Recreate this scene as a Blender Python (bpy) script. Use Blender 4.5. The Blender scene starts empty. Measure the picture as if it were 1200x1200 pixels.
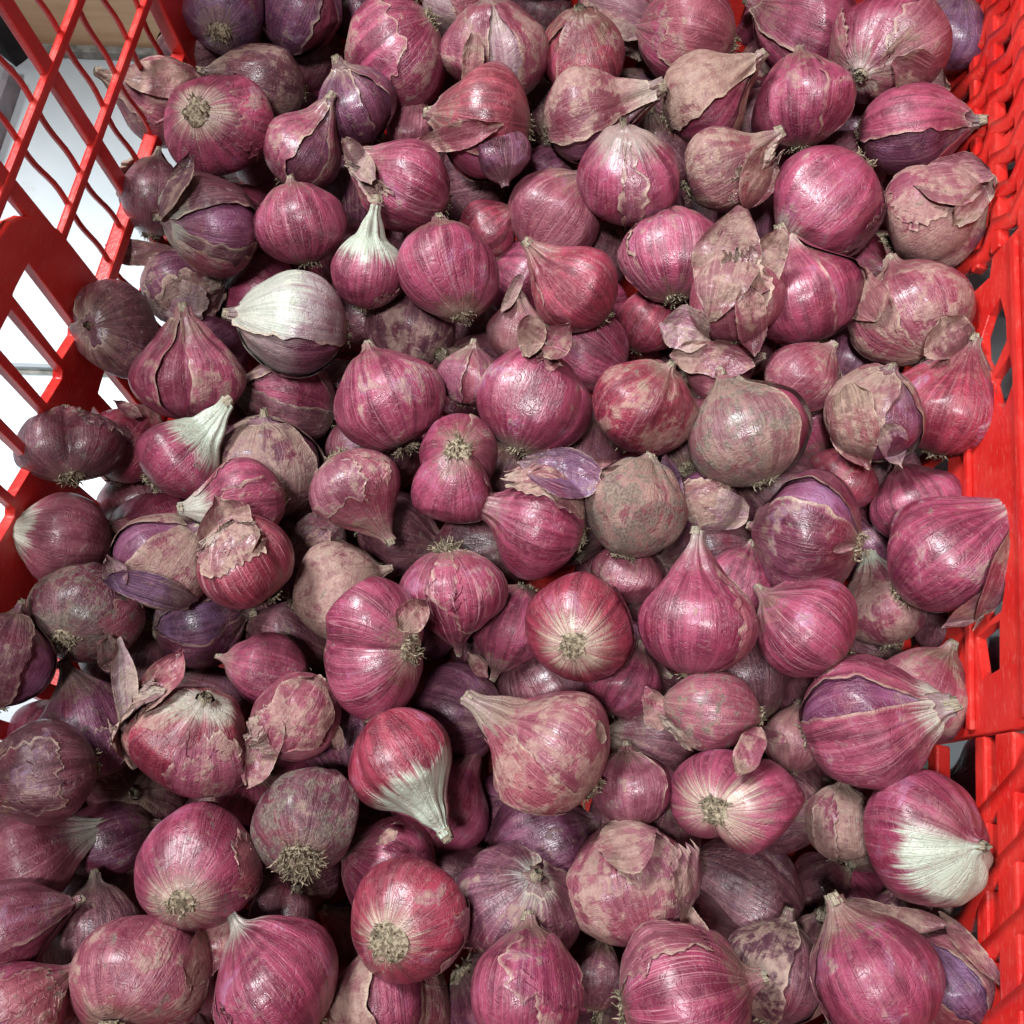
import bpy, math, random
import numpy as np

# ------------------------------------------------------------------ camera, world, light, exposure
SC = bpy.context.scene
COL = SC.collection
F = 1130.0                                   # focal length in units of the photograph's 1200 pixels
_n = np.array([-40.0, 399.0, F]); _n /= np.linalg.norm(_n)          # straight down, seen by the camera
_f = np.array([500.0, -3150.0, F]); _f -= _n * _f.dot(_n); _f /= np.linalg.norm(_f)   # long side of the crate
WZ = -_n; WY = _f; WX = np.cross(WY, WZ)
CAMH = 0.298                                 # metres above the top of the heap
CAMPOS = np.array([0.0, 0.0, CAMH])
cam = bpy.data.cameras.new("camera"); camo = bpy.data.objects.new("camera", cam); COL.objects.link(camo)
from mathutils import Matrix, Vector
_b = np.diag([1.0, -1.0, -1.0])
_M = np.array([_b @ WX, _b @ WY, _b @ WZ])
camo.matrix_world = Matrix.Translation(Vector(CAMPOS)) @ Matrix([list(r) for r in _M]).to_4x4()
cam.sensor_width = 36.0; cam.lens = F / 1200 * 36.0; cam.clip_start = 0.01; cam.clip_end = 50
SC.camera = camo

W = bpy.data.worlds.new("World"); SC.world = W; W.use_nodes = True
W.node_tree.nodes["Background"].inputs[0].default_value = (0.80, 0.92, 1.0, 1)
W.node_tree.nodes["Background"].inputs[1].default_value = 0.035

def area(name, loc, target, sx, sy, power, color):
    l = bpy.data.lights.new(name, 'AREA'); l.shape = 'RECTANGLE'; l.size = sx; l.size_y = sy
    l.energy = power; l.color = color
    o = bpy.data.objects.new(name, l); COL.objects.link(o); o.location = loc
    o.rotation_euler = (Vector(target) - Vector(loc)).to_track_quat('-Z', 'Y').to_euler()
    return o
lamp = area("spot_lamp", (-0.16, -0.20, 1.10), (0.10, 0.22, 0), 0.17, 0.13, 1.7, (0.98, 0.98, 1.0)); lamp.data.spread = math.radians(62)
area("ceiling_lamp", (-0.60, 0.46, 0.92), (0.10, 0.16, 0), 0.30, 0.20, 21.5, (0.94, 0.975, 1.0))

SC.view_settings.view_transform = 'Standard'; SC.view_settings.look = 'None'
SC.view_settings.exposure = 0.0; SC.view_settings.gamma = 1.0
SC.view_settings.use_curve_mapping = False

# ------------------------------------------------------------------ helpers
def ray(px, py):
    d = np.array([px - 600.0, py - 600.0, F])
    return np.array([WX @ d, WY @ d, WZ @ d]) / F       # one unit of optical depth

def meshobj(name, verts, faces, mat, parent=None, smooth=True, attrs=None, nf=4):
    """faces: (n,4) or (n,3) int array, or a list of polygons of mixed size"""
    me = bpy.data.meshes.new(name)
    verts = np.asarray(verts, dtype=np.float32)
    if isinstance(faces, np.ndarray):
        k = faces.shape[1]; nfc = len(faces)
        me.vertices.add(len(verts)); me.vertices.foreach_set('co', verts.ravel())
        me.loops.add(nfc * k); me.loops.foreach_set('vertex_index', faces.astype(np.int32).ravel())
        me.polygons.add(nfc); me.polygons.foreach_set('loop_start', np.arange(0, nfc * k, k, dtype=np.int32))
        me.polygons.foreach_set('use_smooth', np.full(nfc, smooth, dtype=bool))
        me.update(calc_edges=True)
    else:
        me.from_pydata([tuple(map(float, v)) for v in verts], [], [tuple(map(int, f)) for f in faces])
        me.polygons.foreach_set('use_smooth', np.full(len(me.polygons), smooth, dtype=bool))
        me.update()
    if attrs:
        for an, arr in attrs.items():
            arr = np.asarray(arr, dtype=np.float32)
            if arr.ndim == 2:
                a = me.attributes.new(an, 'FLOAT_VECTOR', 'POINT'); a.data.foreach_set('vector', arr.ravel())
            else:
                a = me.attributes.new(an, 'FLOAT', 'POINT'); a.data.foreach_set('value', arr.ravel())
    if mat: me.materials.append(mat)
    o = bpy.data.objects.new(name, me); COL.objects.link(o)
    if parent: o.parent = parent
    return o

def empty(name, loc, label, cat, group=None):
    o = bpy.data.objects.new(name, None); COL.objects.link(o); o.location = loc; o.empty_display_size = 0.01
    o['label'] = label; o['category'] = cat
    if group: o['group'] = group
    return o

_qc = {}
def quads(nv, nu, wrap):
    k = (nv, nu, wrap)
    if k not in _qc:
        i = np.arange(nv - 1)[:, None]; j = np.arange(nu if wrap else nu - 1)[None, :]
        a = i * nu + j; b = i * nu + (j + 1) % nu
        _qc[k] = np.stack([a, b, b + nu, a + nu], -1).reshape(-1, 4)
    return _qc[k]

def sines(rng, x, n, f0, f1, dim=1):
    """sum of n random sines of a coordinate array; x is (..., dim) or (...)"""
    x = np.asarray(x, float)
    if dim == 1: x = x[..., None]
    out = np.zeros(x.shape[:-1])
    for _ in range(n):
        fr = math.exp(rng.uniform(math.log(f0), math.log(f1)))
        d = rng.normal(size=dim); d /= np.linalg.norm(d)
        out += np.sin(x @ d * fr + rng.uniform(0, 6.28)) * (f0 / fr) ** 0.5
    return out / math.sqrt(n)

# ------------------------------------------------------------------ materials
class NT:
    def __init__(s, name):
        s.m = bpy.data.materials.new(name); s.m.use_nodes = True; s.t = s.m.node_tree; s.t.nodes.clear()
        s.out = s.t.nodes.new('ShaderNodeOutputMaterial'); s.b = s.t.nodes.new('ShaderNodeBsdfPrincipled')
        s.t.links.new(s.b.outputs[0], s.out.inputs[0])
    def _set(s, sock, v):
        if isinstance(v, bpy.types.NodeSocket): s.t.links.new(v, sock)
        elif v is not None:
            if isinstance(v, (tuple, list)) and len(v) == 3 and sock.type == 'RGBA': v = (*v, 1)
            sock.default_value = v
    def math(s, op, a, b=None, c=None, clamp=False):
        n = s.t.nodes.new('ShaderNodeMath'); n.operation = op; n.use_clamp = clamp
        s._set(n.inputs[0], a)
        if b is not None: s._set(n.inputs[1], b)
        if c is not None: s._set(n.inputs[2], c)
        return n.outputs[0]
    def vmath(s, op, a, b=None, scale=None):
        n = s.t.nodes.new('ShaderNodeVectorMath'); n.operation = op
        s._set(n.inputs[0], a)
        if b is not None: s._set(n.inputs[1], b)
        if scale is not None: s._set(n.inputs['Scale'], scale)
        return n.outputs['Value'] if op in ('DOT_PRODUCT', 'LENGTH') else n.outputs[0]
    def attr(s, name, kind='GEOMETRY', out='Fac'):
        n = s.t.nodes.new('ShaderNodeAttribute'); n.attribute_type = kind; n.attribute_name = name
        return n.outputs[out]
    def noise(s, vec, scale=1.0, detail=3, rough=0.55, dist=0.0):
        n = s.t.nodes.new('ShaderNodeTexNoise'); s._set(n.inputs['Vector'], vec)
        n.inputs['Scale'].default_value = scale; n.inputs['Detail'].default_value = detail
        n.inputs['Roughness'].default_value = rough; n.inputs['Distortion'].default_value = dist
        return n.outputs[0]
    def step(s, v, a, b, lo=0.0, hi=1.0, smooth=True):
        n = s.t.nodes.new('ShaderNodeMapRange'); n.interpolation_type = 'SMOOTHSTEP' if smooth else 'LINEAR'
        s._set(n.inputs['Value'], v); s._set(n.inputs['From Min'], a); s._set(n.inputs['From Max'], b)
        s._set(n.inputs['To Min'], lo); s._set(n.inputs['To Max'], hi); return n.outputs[0]
    def mix(s, f, a, b, mode='MIX'):
        n = s.t.nodes.new('ShaderNodeMix'); n.data_type = 'RGBA'; n.blend_type = mode
        s._set(n.inputs[0], f); s._set(n.inputs[6], a); s._set(n.inputs[7], b); return n.outputs[2]
    def bump(s, h, strength, dist, normal=None):
        n = s.t.nodes.new('ShaderNodeBump'); s._set(n.inputs['Height'], h)
        n.inputs['Strength'].default_value = strength; n.inputs['Distance'].default_value = dist
        if normal: s._set(n.inputs['Normal'], normal)
        return n.outputs[0]
    def fin(s, color, rough, normal=None, spec=0.5, **kw):
        s._set(s.b.inputs['Base Color'], color); s._set(s.b.inputs['Roughness'], rough)
        s._set(s.b.inputs['Specular IOR Level'], spec)
        if normal: s._set(s.b.inputs['Normal'], normal)
        for k, v in kw.items(): s._set(s.b.inputs[k.replace('_', ' ')], v)
        return s.m

def skin_material():
    n = NT('shallot_skin')
    sk = n.attr('skinco', out='Vector'); uc = n.attr('unitco', out='Vector'); edge = n.attr('edge')
    O = lambda a, out='Fac': n.attr(a, 'OBJECT', out)
    seed = O('seed')
    off = n.vmath('SCALE', (1.0, 0.7, 0.4), scale=seed)
    def coord(v, s): return n.vmath('ADD', n.vmath('MULTIPLY', v, s), off)
    t = n.t.nodes.new('ShaderNodeSeparateXYZ'); n.t.links.new(sk, t.inputs[0]); T = t.outputs[2]
    warp = n.noise(coord(uc, (1.6, 1.6, 1.6)), 1, 2)
    S1 = n.noise(coord(sk, (4.5, 4.5, 1.3)), 1, 3, 0.6, 0.3)
    S2 = n.noise(coord(sk, (17, 17, 1.6)), 1, 4, 0.62, 0.3)
    S3 = n.noise(coord(sk, (46, 46, 3.0)), 1, 2, 0.6)
    N1 = n.noise(coord(uc, (1.5, 1.5, 1.5)), 1, 5, 0.6, 0.4)
    N2 = n.noise(coord(uc, (6.5, 6.5, 6.5)), 1, 5, 0.65, 0.3)
    N3 = n.noise(coord(uc, (19, 19, 19)), 1, 4, 0.65)
    # longitudinal veins
    vn = n.noise(coord(sk, (6.2, 6.2, 0.5)), 1, 1, 0.5, 0.15)
    vfr = n.math('ABSOLUTE', n.math('SUBTRACT', n.math('FRACT', n.math('MULTIPLY', vn, 8.0)), 0.5))
    V = n.step(vfr, 0.02, 0.10, 1.0, 0.0)
    A = O('tint_light', 'Color'); B = O('tint_dark', 'Color')
    f = n.math('ADD', n.math('MULTIPLY', S1, 0.5), n.math('MULTIPLY', N1, 0.5))
    col = n.mix(n.step(f, 0.40, 0.60), B, A)
    L1 = n.noise(coord(uc, (0.9, 0.9, 0.9)), 1, 2, 0.5, 0.6)
    col = n.mix(n.math('MULTIPLY', n.step(L1, 0.46, 0.30), 0.7), col, n.mix(0.5, B, (0.20, 0.012, 0.030)))
    rose = n.mix(0.55, A, (0.44, 0.15, 0.20))
    col = n.mix(n.math('MULTIPLY', n.step(S2, 0.5, 0.72), 0.26), col, rose)
    col = n.mix(n.math('MULTIPLY', n.step(S2, 0.50, 0.30), 0.32), col, n.mix(0.6, B, (0.05, 0.006, 0.016)))
    col = n.mix(n.math('MULTIPLY', n.step(N2, 0.50, 0.68), 0.42), col, n.mix(0.5, A, (0.34, 0.17, 0.15)))
    vein = O('vein')
    col = n.mix(n.math('MULTIPLY', V, vein), col, (0.54, 0.27, 0.30))
    # blueish glare put into the skin colour in noise patches
    col = n.mix(n.math('MULTIPLY', n.step(N1, 0.56, 0.70), n.math('MULTIPLY', O('bloom'), 0.6)), col, (0.34, 0.22, 0.36))
    # parchment coloured dry outer skin
    tf = n.math('ADD', n.math('ADD', n.math('MULTIPLY', N1, 0.62), n.math('MULTIPLY', N2, 0.20)), n.math('MULTIPLY', S1, 0.18))
    thr = n.step(O('tan'), 0.0, 1.0, 0.66, 0.40, smooth=False)
    tm = n.step(tf, thr, n.math('ADD', thr, 0.07))
    tcol = n.mix(n.step(N2, 0.35, 0.65), (0.22, 0.125, 0.105), (0.38, 0.275, 0.21))
    tcol = n.mix(n.math('MULTIPLY', n.step(S2, 0.5, 0.7), 0.55), tcol, (0.26, 0.12, 0.10))
    col = n.mix(n.math('MULTIPLY', tm, 0.78), col, n.mix(0.16, tcol, A))
    # pale base under neck and round the root, with greenish lines
    line = n.step(n.math('ABSOLUTE', n.math('SUBTRACT', n.math('FRACT', n.math('MULTIPLY', n.noise(coord(sk, (3.4, 3.4, 0.05)), 1, 0), 13.0)), 0.5)), 0.03, 0.14, 1.0, 0.0)
    wcol = n.mix(n.math('MULTIPLY', line, 0.55), n.mix(n.step(S3, .35, .65), (0.37, 0.44, 0.35), (0.57, 0.62, 0.51)), (0.25, 0.30, 0.20))
    d = n.vmath('DOT_PRODUCT', sk, O('pale_side', 'Vector'))
    side = n.step(n.math('ADD', d, n.math('MULTIPLY', n.math('SUBTRACT', S1, 0.5), 1.0)), -0.35, 0.35)
    wn = n.step(n.math('ADD', n.math('ADD', T, n.math('MULTIPLY', n.math('SUBTRACT', S2, 0.5), 0.38)), n.math('MULTIPLY', n.math('SUBTRACT', N1, 0.5), 0.25)),
                O('neck_from'), n.math('ADD', O('neck_from'), 0.13))
    col = n.mix(n.math('MULTIPLY', n.math('MULTIPLY', wn, n.step(N2, 0.33, 0.50, 0.75, 1.0)), n.math('MULTIPLY', side, O('neck_pale'))), col, wcol)
    wr = n.step(n.math('ADD', n.math('ADD', T, n.math('MULTIPLY', n.math('SUBTRACT', S2, 0.5), 0.30)), n.math('MULTIPLY', n.math('SUBTRACT', N1, 0.5), 0.3)),
                0.02, O('root_to'), 1.0, 0.0)
    rc = n.mix(n.step(S2, .4, .6), (0.60, 0.52, 0.38), (0.44, 0.26, 0.24))
    col = n.mix(n.math('MULTIPLY', wr, O('root_pale')), col, rc)
    # brown, weathered skin towards both ends
    ends = n.math('MAXIMUM', n.step(n.math('ADD', T, n.math('MULTIPLY', n.math('SUBTRACT', N2, .5), .7)), 0.66, 0.86), n.step(n.math('ADD', T, n.math('MULTIPLY', n.math('SUBTRACT', N2, .5), .6)), 0.24, 0.08))
    col = n.mix(n.math('MULTIPLY', n.math('MULTIPLY', ends, n.step(N1, 0.36, 0.56)), O('brown')), col, n.mix(n.step(S2, .4, .62), (0.10, 0.055, 0.042), (0.27, 0.19, 0.13)))
    # dry pale edges of torn skin
    col = n.mix(n.math('MULTIPLY', n.step(n.math('ADD', edge, n.math('MULTIPLY', n.math('SUBTRACT', N2, .5), .5)), 0.45, 0.95), n.math('MULTIPLY', n.step(N1, 0.38, 0.58), 0.7)), col, (0.46, 0.34, 0.26))
    # soil and black mould
    dn = n.math('ADD', n.math('MULTIPLY', N2, 0.55), n.math('MULTIPLY', n.noise(coord(uc, (2.6, 2.6, 2.6)), 1, 3), 0.45))
    dth = n.step(O('dirt'), 0.0, 1.0, 0.70, 0.46, smooth=False)
    dm = n.step(dn, dth, n.math('ADD', dth, 0.09))
    col = n.mix(n.math('MULTIPLY', dm, 0.78), col, n.mix(n.step(N3, .4, .6), (0.085, 0.065, 0.055), (0.20, 0.16, 0.125)))
    sp = n.step(N3, 0.66, 0.74)
    col = n.mix(n.math('MULTIPLY', sp, 0.45), col, (0.50, 0.33, 0.27))
    col = n.mix(n.math('MULTIPLY', n.step(N3, 0.36, 0.28), 0.40), col, (0.09, 0.03, 0.035))
    # roughness and relief
    r = n.math('ADD', 0.30, n.math('MULTIPLY', N2, 0.16))
    r = n.math('ADD', r, n.math('MULTIPLY', tm, 0.18)); r = n.math('ADD', r, n.math('MULTIPLY', dm, 0.3)); r = n.math('ADD', r, O('dry'))
    h = n.math('ADD', n.math('MULTIPLY', S2, 0.8), n.math('MULTIPLY', V, 0.12))
    h = n.math('ADD', h, n.math('MULTIPLY', tm, 0.55))
    h = n.math('ADD', h, n.math('MULTIPLY', S3, 0.25)); h = n.math('ADD', h, n.math('MULTIPLY', N3, 0.35))
    wr2 = n.noise(coord(uc, (4, 4, 4)), 1, 3, 0.5, 1.4)
    h = n.math('ADD', h, n.math('MULTIPLY', n.step(n.math('ABSOLUTE', n.math('SUBTRACT', wr2, 0.5)), 0.0, 0.05), 0.35))
    nb = n.bump(h, 0.55, 0.0009)
    return n.fin(col, r, nb, spec=0.5, Coat_Weight=n.math('MULTIPLY', n.math('SUBTRACT', 1.0, tm), O('gloss')), Coat_Roughness=0.24, Coat_Normal=n.bump(h, 0.14, 0.0009))

def root_material():
    n = NT('dry_root'); g = n.t.nodes.new('ShaderNodeNewGeometry')
    a = n.noise(g.outputs['Position'], 900, 3); b = n.noise(g.outputs['Position'], 260, 3)
    c = n.mix(n.step(a, .38, .62), (0.12, 0.09, 0.06), (0.36, 0.30, 0.21))
    c = n.mix(n.math('MULTIPLY', n.step(b, .5, .62), .6), c, (0.10, 0.085, 0.055))
    return n.fin(c, 0.85, n.bump(a, 0.6, 0.0005), spec=0.2)

def neck_material():
    n = NT('dried_neck'); sk = n.attr('skinco', out='Vector')
    s = n.noise(n.vmath('MULTIPLY', sk, (9, 9, 1.2)), 1, 3); g = n.t.nodes.new('ShaderNodeNewGeometry')
    b = n.noise(g.outputs['Position'], 420, 4)
    c = n.mix(n.step(s, .38, .62), (0.13, 0.095, 0.065), (0.40, 0.34, 0.25))
    c = n.mix(n.math('MULTIPLY', n.step(b, .52, .64), .55), c, (0.16, 0.15, 0.11))
    return n.fin(c, 0.75, n.bump(n.math('ADD', s, b), 0.6, 0.0006), spec=0.25)

def plastic_material():
    n = NT('red_plastic'); g = n.t.nodes.new('ShaderNodeNewGeometry'); P = g.outputs['Position']
    a = n.noise(P, 60, 4); b = n.noise(P, 900, 2); c3 = n.noise(n.vmath('MULTIPLY', P, (1, 1, 5)), 220, 3)
    c = n.mix(n.step(a, .35, .7), (0.52, 0.014, 0.011), (0.58, 0.030, 0.022))
    c = n.mix(n.math('MULTIPLY', n.step(c3, .54, .72), .34), c, (0.62, 0.15, 0.12))
    c = n.mix(n.math('MULTIPLY', n.step(n.noise(P, 300, 4), .66, .72), .35), c, (0.25, 0.06, 0.04))
    return n.fin(c, n.step(a, .3, .7, .30, .44), n.bump(n.math('ADD', b, n.math('MULTIPLY', a, 2.0)), 0.25, 0.0004), spec=0.5,
                 Subsurface_Weight=0.12, Subsurface_Radius=(0.004, 0.001, 0.001))

def floor_material():
    n = NT('glazed_tile'); g = n.t.nodes.new('ShaderNodeNewGeometry'); P = g.outputs['Position']
    a = n.noise(P, 9, 4); b = n.noise(P, 55, 5, 0.7)
    c = n.mix(n.step(a, .35, .65), (0.46, 0.54, 0.57), (0.58, 0.65, 0.68))
    c = n.mix(n.math('MULTIPLY', n.step(b, .62, .74), .35), c, (0.45, 0.46, 0.44))
    return n.fin(c, 0.28, n.bump(b, 0.1, 0.0005), spec=0.4)

def plain(name, c1, c2, rough, scale=40, bump=0.2, stretch=(1, 1, 1)):
    n = NT(name); g = n.t.nodes.new('ShaderNodeNewGeometry'); P = n.vmath('MULTIPLY', g.outputs['Position'], stretch)
    a = n.noise(P, scale, 5, 0.65)
    return n.fin(n.mix(n.step(a, .3, .7), c1, c2), rough, n.bump(a, bump, 0.001), spec=0.3)

M_SKIN = skin_material(); M_ROOT = root_material(); M_NECK = neck_material(); M_RED = plastic_material()
M_TILE = floor_material()
M_GROUT = plain('dirty_grout', (0.10, 0.105, 0.09), (0.30, 0.30, 0.27), 0.9, 160)
M_BOARD = plain('tan_board', (0.50, 0.33, 0.19), (0.60, 0.43, 0.27), 0.7, 25, 0.15, (1, 1, 8))
M_GREY = plain('grey_stone', (0.22, 0.22, 0.24), (0.36, 0.36, 0.39), 0.7, 70, 0.3)
M_DARK = plain('gap_shadow_black', (0.010, 0.010, 0.011), (0.03, 0.03, 0.032), 0.8, 60)  # near black, standing in for shadow beside the slab

# ------------------------------------------------------------------ the setting: tiled floor
ZF = -0.095
def box_vf(x0, x1, y0, y1, z0, z1, bev=0.0):
    if bev <= 0:
        v = [(x, y, z) for z in (z0, z1) for y in (y0, y1) for x in (x0, x1)]
        return v, [(0, 2, 3, 1), (4, 5, 7, 6), (0, 1, 5, 4), (1, 3, 7, 5), (3, 2, 6, 7), (2, 0, 4, 6)]
    b = bev
    ring = lambda a, z: [(x0 + a, y0 + a, z), (x1 - a, y0 + a, z), (x1 - a, y1 - a, z), (x0 + a, y1 - a, z)]
    v = ring(0, z0) + ring(0, z1 - b) + ring(b, z1)
    f = [(3, 2, 1, 0), (8, 9, 10, 11)]
    for k in (0, 4):
        for i in range(4): f.append((k + i, k + (i + 1) % 4, k + 4 + (i + 1) % 4, k + 4 + i))
    return v, f

g = 6.0
gv, gf = box_vf(-g, g, -g, g, ZF - 0.03, ZF - 0.0035)
floor = meshobj('floor', gv, gf, M_GROUT, smooth=False); floor['kind'] = 'structure'
# tile joints: one runs across at y = JY (seen through the left wall)
JY, TS, GW = 0.0, 0.30, 0.004
ROT = math.radians(7.5)
tl_v, tl_f = box_vf(-TS / 2 + GW / 2, TS / 2 - GW / 2, -TS / 2 + GW / 2, TS / 2 - GW / 2, 0, 0.008, 0.0012)
tile_me = None
for i in range(-5, 5):
    for j in range(-5, 6):
        u = (i + 0.5) * TS; v = (j + 0.5) * TS
        x = -0.2442 + u * math.cos(ROT) - v * math.sin(ROT) + 0.10
        y = 0.1700 + (u * math.sin(ROT) + v * math.cos(ROT)) + 0.10 * math.sin(ROT)
        if tile_me is None:
            o = meshobj('tile', tl_v, tl_f, M_TILE, floor, smooth=False); tile_me = o.data
        else:
            o = bpy.data.objects.new('tile', tile_me); COL.objects.link(o); o.parent = floor
        o.location = (x, y, ZF - 0.0085 + 0.0003 * ((i * 7 + j * 3) % 3)); o.rotation_euler = (0, 0, ROT)

# tan board standing on the floor behind the crate
bd = empty('standing_board', (-0.25, 0.352, ZF), 'tan board standing on the white tiles behind the left wall of the red crate', 'board')
bv, bf = box_vf(-0.26, 0.45, 0.0, 0.018, 0.001, 0.32, 0.001)
o = meshobj('panel', bv, bf, M_BOARD, bd, smooth=False); bd.rotation_euler = (0, 0, ROT)
bv, bf = box_vf(-0.035, 0.45, -0.005, -0.0005, 0.0005, 0.006, 0.001)
meshobj('skirting', bv, bf, M_GROUT, bd, smooth=False)
sl = empty('stone_slab', (-0.284, 0.33, ZF), 'grey stone slab lying on the floor outside the upper left corner of the crate', 'slab')
bv, bf = box_vf(-0.30, 0.0, -0.28, -0.004, 0.0005, 0.014, 0.002)
meshobj('slab_body', bv, bf, M_GREY, sl, smooth=False); sl.rotation_euler = (0, 0, math.radians(3))
rb = empty('gap_shadow_block', (-0.287, 0.34, ZF), 'black block standing in for the shadow between the grey slab and the tan board', 'block')  # dark box put where there is only a shadowed gap
bv, bf = box_vf(-0.30, 0.0, -0.006, 0.028, 0.0005, 0.045, 0.003)
meshobj('block_body', bv, bf, M_DARK, rb, smooth=False); rb.rotation_euler = (0, 0, math.radians(-32))

# ------------------------------------------------------------------ the red crate
from mathutils.geometry import tessellate_polygon
DR = math.radians(5); XL, XR, YB, YF = -0.169, 0.1535, 0.372, -0.125
SB, ST = -0.074, 0.098                     # walls run from SB to ST along their own slope; s = 0 is 1 cm below the heap top
crate = empty('plastic_crate', (0, 0.12, ZF), 'open red plastic crate with lattice walls, holding the heap of shallots', 'crate')
def side_pt(side, a, s, off):
    c, sn = math.cos(DR), math.sin(DR)
    z = -0.01 + s * c + off * -sn; d = s * sn + off * c
    if side == 'L': p = (XL - d, a, z)
    elif side == 'R': p = (XR + d, a, z)
    elif side == 'B': p = (a, YB + d, z)
    else: p = (a, YF - d, z)
    return (p[0] - 0, p[1] - 0.12, p[2] - ZF)
def panel(name, side, outer, holes=(), o0=0.0, o1=0.003, bevel=0.0007):
    loops = [list(outer)] + [list(h) for h in holes]
    tris = tessellate_polygon([[Vector((p[0], p[1], 0)) for p in l] for l in loops])
    flat = [p for l in loops for p in l]; n = len(flat)
    bm_v = [side_pt(side, a, s, o0) for a, s in flat] + [side_pt(side, a, s, o1) for a, s in flat]
    faces = [tuple(t) for t in tris] + [tuple(reversed([i + n for i in t])) for t in tris]
    k = 0
    for l in loops:
        m = len(l)
        for i in range(m): faces.append((k + i, k + (i + 1) % m, n + k + (i + 1) % m, n + k + i))
        k += m
    o = meshobj(name, bm_v, faces, M_RED, crate, smooth=False)
    import bmesh
    bm = bmesh.new(); bm.from_mesh(o.data); bmesh.ops.dissolve_limit(bm, angle_limit=0.02, verts=bm.verts, edges=bm.edges) if holes == () else None
    bmesh.ops.recalc_face_normals(bm, faces=bm.faces)
    if bevel:
        ed = [e for e in bm.edges if len(e.link_faces) == 2 and e.calc_face_angle(0) > 0.6]
        bmesh.ops.bevel(bm, geom=ed, offset=bevel, segments=2, affect='EDGES', profile=0.6)
    bm.to_mesh(o.data); bm.free()
    o.data.polygons.foreach_set('use_smooth', np.full(len(o.data.polygons), True)); 
    for p in o.data.polygons:
        if p.area > 2e-6: p.use_smooth = False
    return o
def bar(name, side, p, q, w, o0=0.0, o1=0.004):
    d = np.array(q, float) - p; L = np.linalg.norm(d); d /= L; nn = np.array([-d[1], d[0]]) * w / 2
    p = np.array(p, float); q = np.array(q, float)
    return panel(name, side, [tuple(p - nn), tuple(q - nn), tuple(q + nn), tuple(p + nn)], (), o0, o1, min(0.0009, w * 0.22))
def wavy(name, side, pts, w, o0, o1):
    P = np.array(pts, float); nrm = []
    if side in 'LR': P = P[(P[:, 0] > YF + .004) & (P[:, 0] < YB - .004)]
    if len(P) < 2: return None
    for i in range(len(P)):
        t = P[min(i + 1, len(P) - 1)] - P[max(i - 1, 0)]; t /= np.linalg.norm(t); nrm.append((-t[1], t[0]))
    nrm = np.array(nrm) * w / 2
    v = []; f = []
    for a, b in zip(P - nrm, P + nrm):
        v += [side_pt(side, *a, o0), side_pt(side, *b, o0), side_pt(side, *b, o1), side_pt(side, *a, o1)]
    for i in range(len(P) - 1):
        for k in range(4): f.append((4 * i + k, 4 * i + (k + 1) % 4, 4 * i + 4 + (k + 1) % 4, 4 * i + 4 + k))
    return meshobj(name, v, f, M_RED, crate)

# left wall: rails run along the crate, posts stand up, thin ribs bow between them on the outer face
for s in (0.0245, 0.0565): bar('rail', 'L', (0.150 if s > .05 else 0.168, s), (0.362, s), 0.0038, -0.0004, 0.0024)
bar('rail', 'L', (0.165, -0.009), (0.362, -0.009), 0.0055, -0.0006, 0.0052)
bar('rail', 'L', (0.165, -0.040), (0.362, -0.040), 0.0072, -0.0006, 0.0052)
for y in (0.2140, 0.1718, 0.343): bar('post', 'L', (y, SB), (y - 0.001 if y < .2 else y + 0.001, ST - 0.004), 0.0062, 0.0000, 0.0030)
for y in (0.2010, 0.1866, 0.2295, 0.2450, 0.2600, 0.2755, 0.320, 0.331):
    pts = []
    for k in range(45):
        s = SB + (ST - 0.006 - SB) * k / 44
        pts.append((y + 0.0008 * math.sin((s - 0.0245) / 0.032 * 2 * math.pi) + 0.0005 * math.sin(s * 91 + y * 700), s))
    wavy('thin_rib', 'L', pts, 0.0015, 0.0014, 0.0028)
panel('corner_post', 'L', [(0.2865, SB), (0.311, SB), (0.311, ST - .004), (0.2865, ST - .004)], (), -0.0009, 0.0056)
HOLES_L = [[(0.1415 - .0172 * k, 0.0400), (0.1378 - .0172 * k, 0.0058), (0.1492 - .0172 * k, 0.0022), (0.1517 - .0172 * k, 0.0035), (0.1546 - .0172 * k, 0.0380)] for k in range(8)]
HOLES_L += [[(0.1385 - .0172 * k, -0.0215), (0.1375 - .0172 * k, -0.055), (0.148 - .0172 * k, -0.055), (0.150 - .0172 * k, -0.0205)] for k in range(-1, 9)]
top_edge = [(0.1735, 0.020), (0.1735, 0.030), (0.1700, 0.0400), (0.1655, 0.0475), (0.1600, 0.0520), (0.153, 0.0540)]
panel('handle_panel', 'L', [(0.006, SB), (0.1725, SB)] + top_edge + [(0.020, 0.054), (0.010, 0.050), (0.006, 0.040)], HOLES_L, -0.0016, 0.0022, 0.0005)
for k in range(12):
    y = -0.008 - 0.0145 * k
    if y > YF: bar('post' if k % 3 == 0 else 'thin_rib', 'L', (y, SB), (y, ST - .004), 0.0090 if k % 3 == 0 else 0.003)
for s in (-0.040, -0.009, 0.0245, 0.0565): bar('rail', 'L', (YF, s), (0.010, s), 0.0072, -0.0006, 0.0052)
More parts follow.
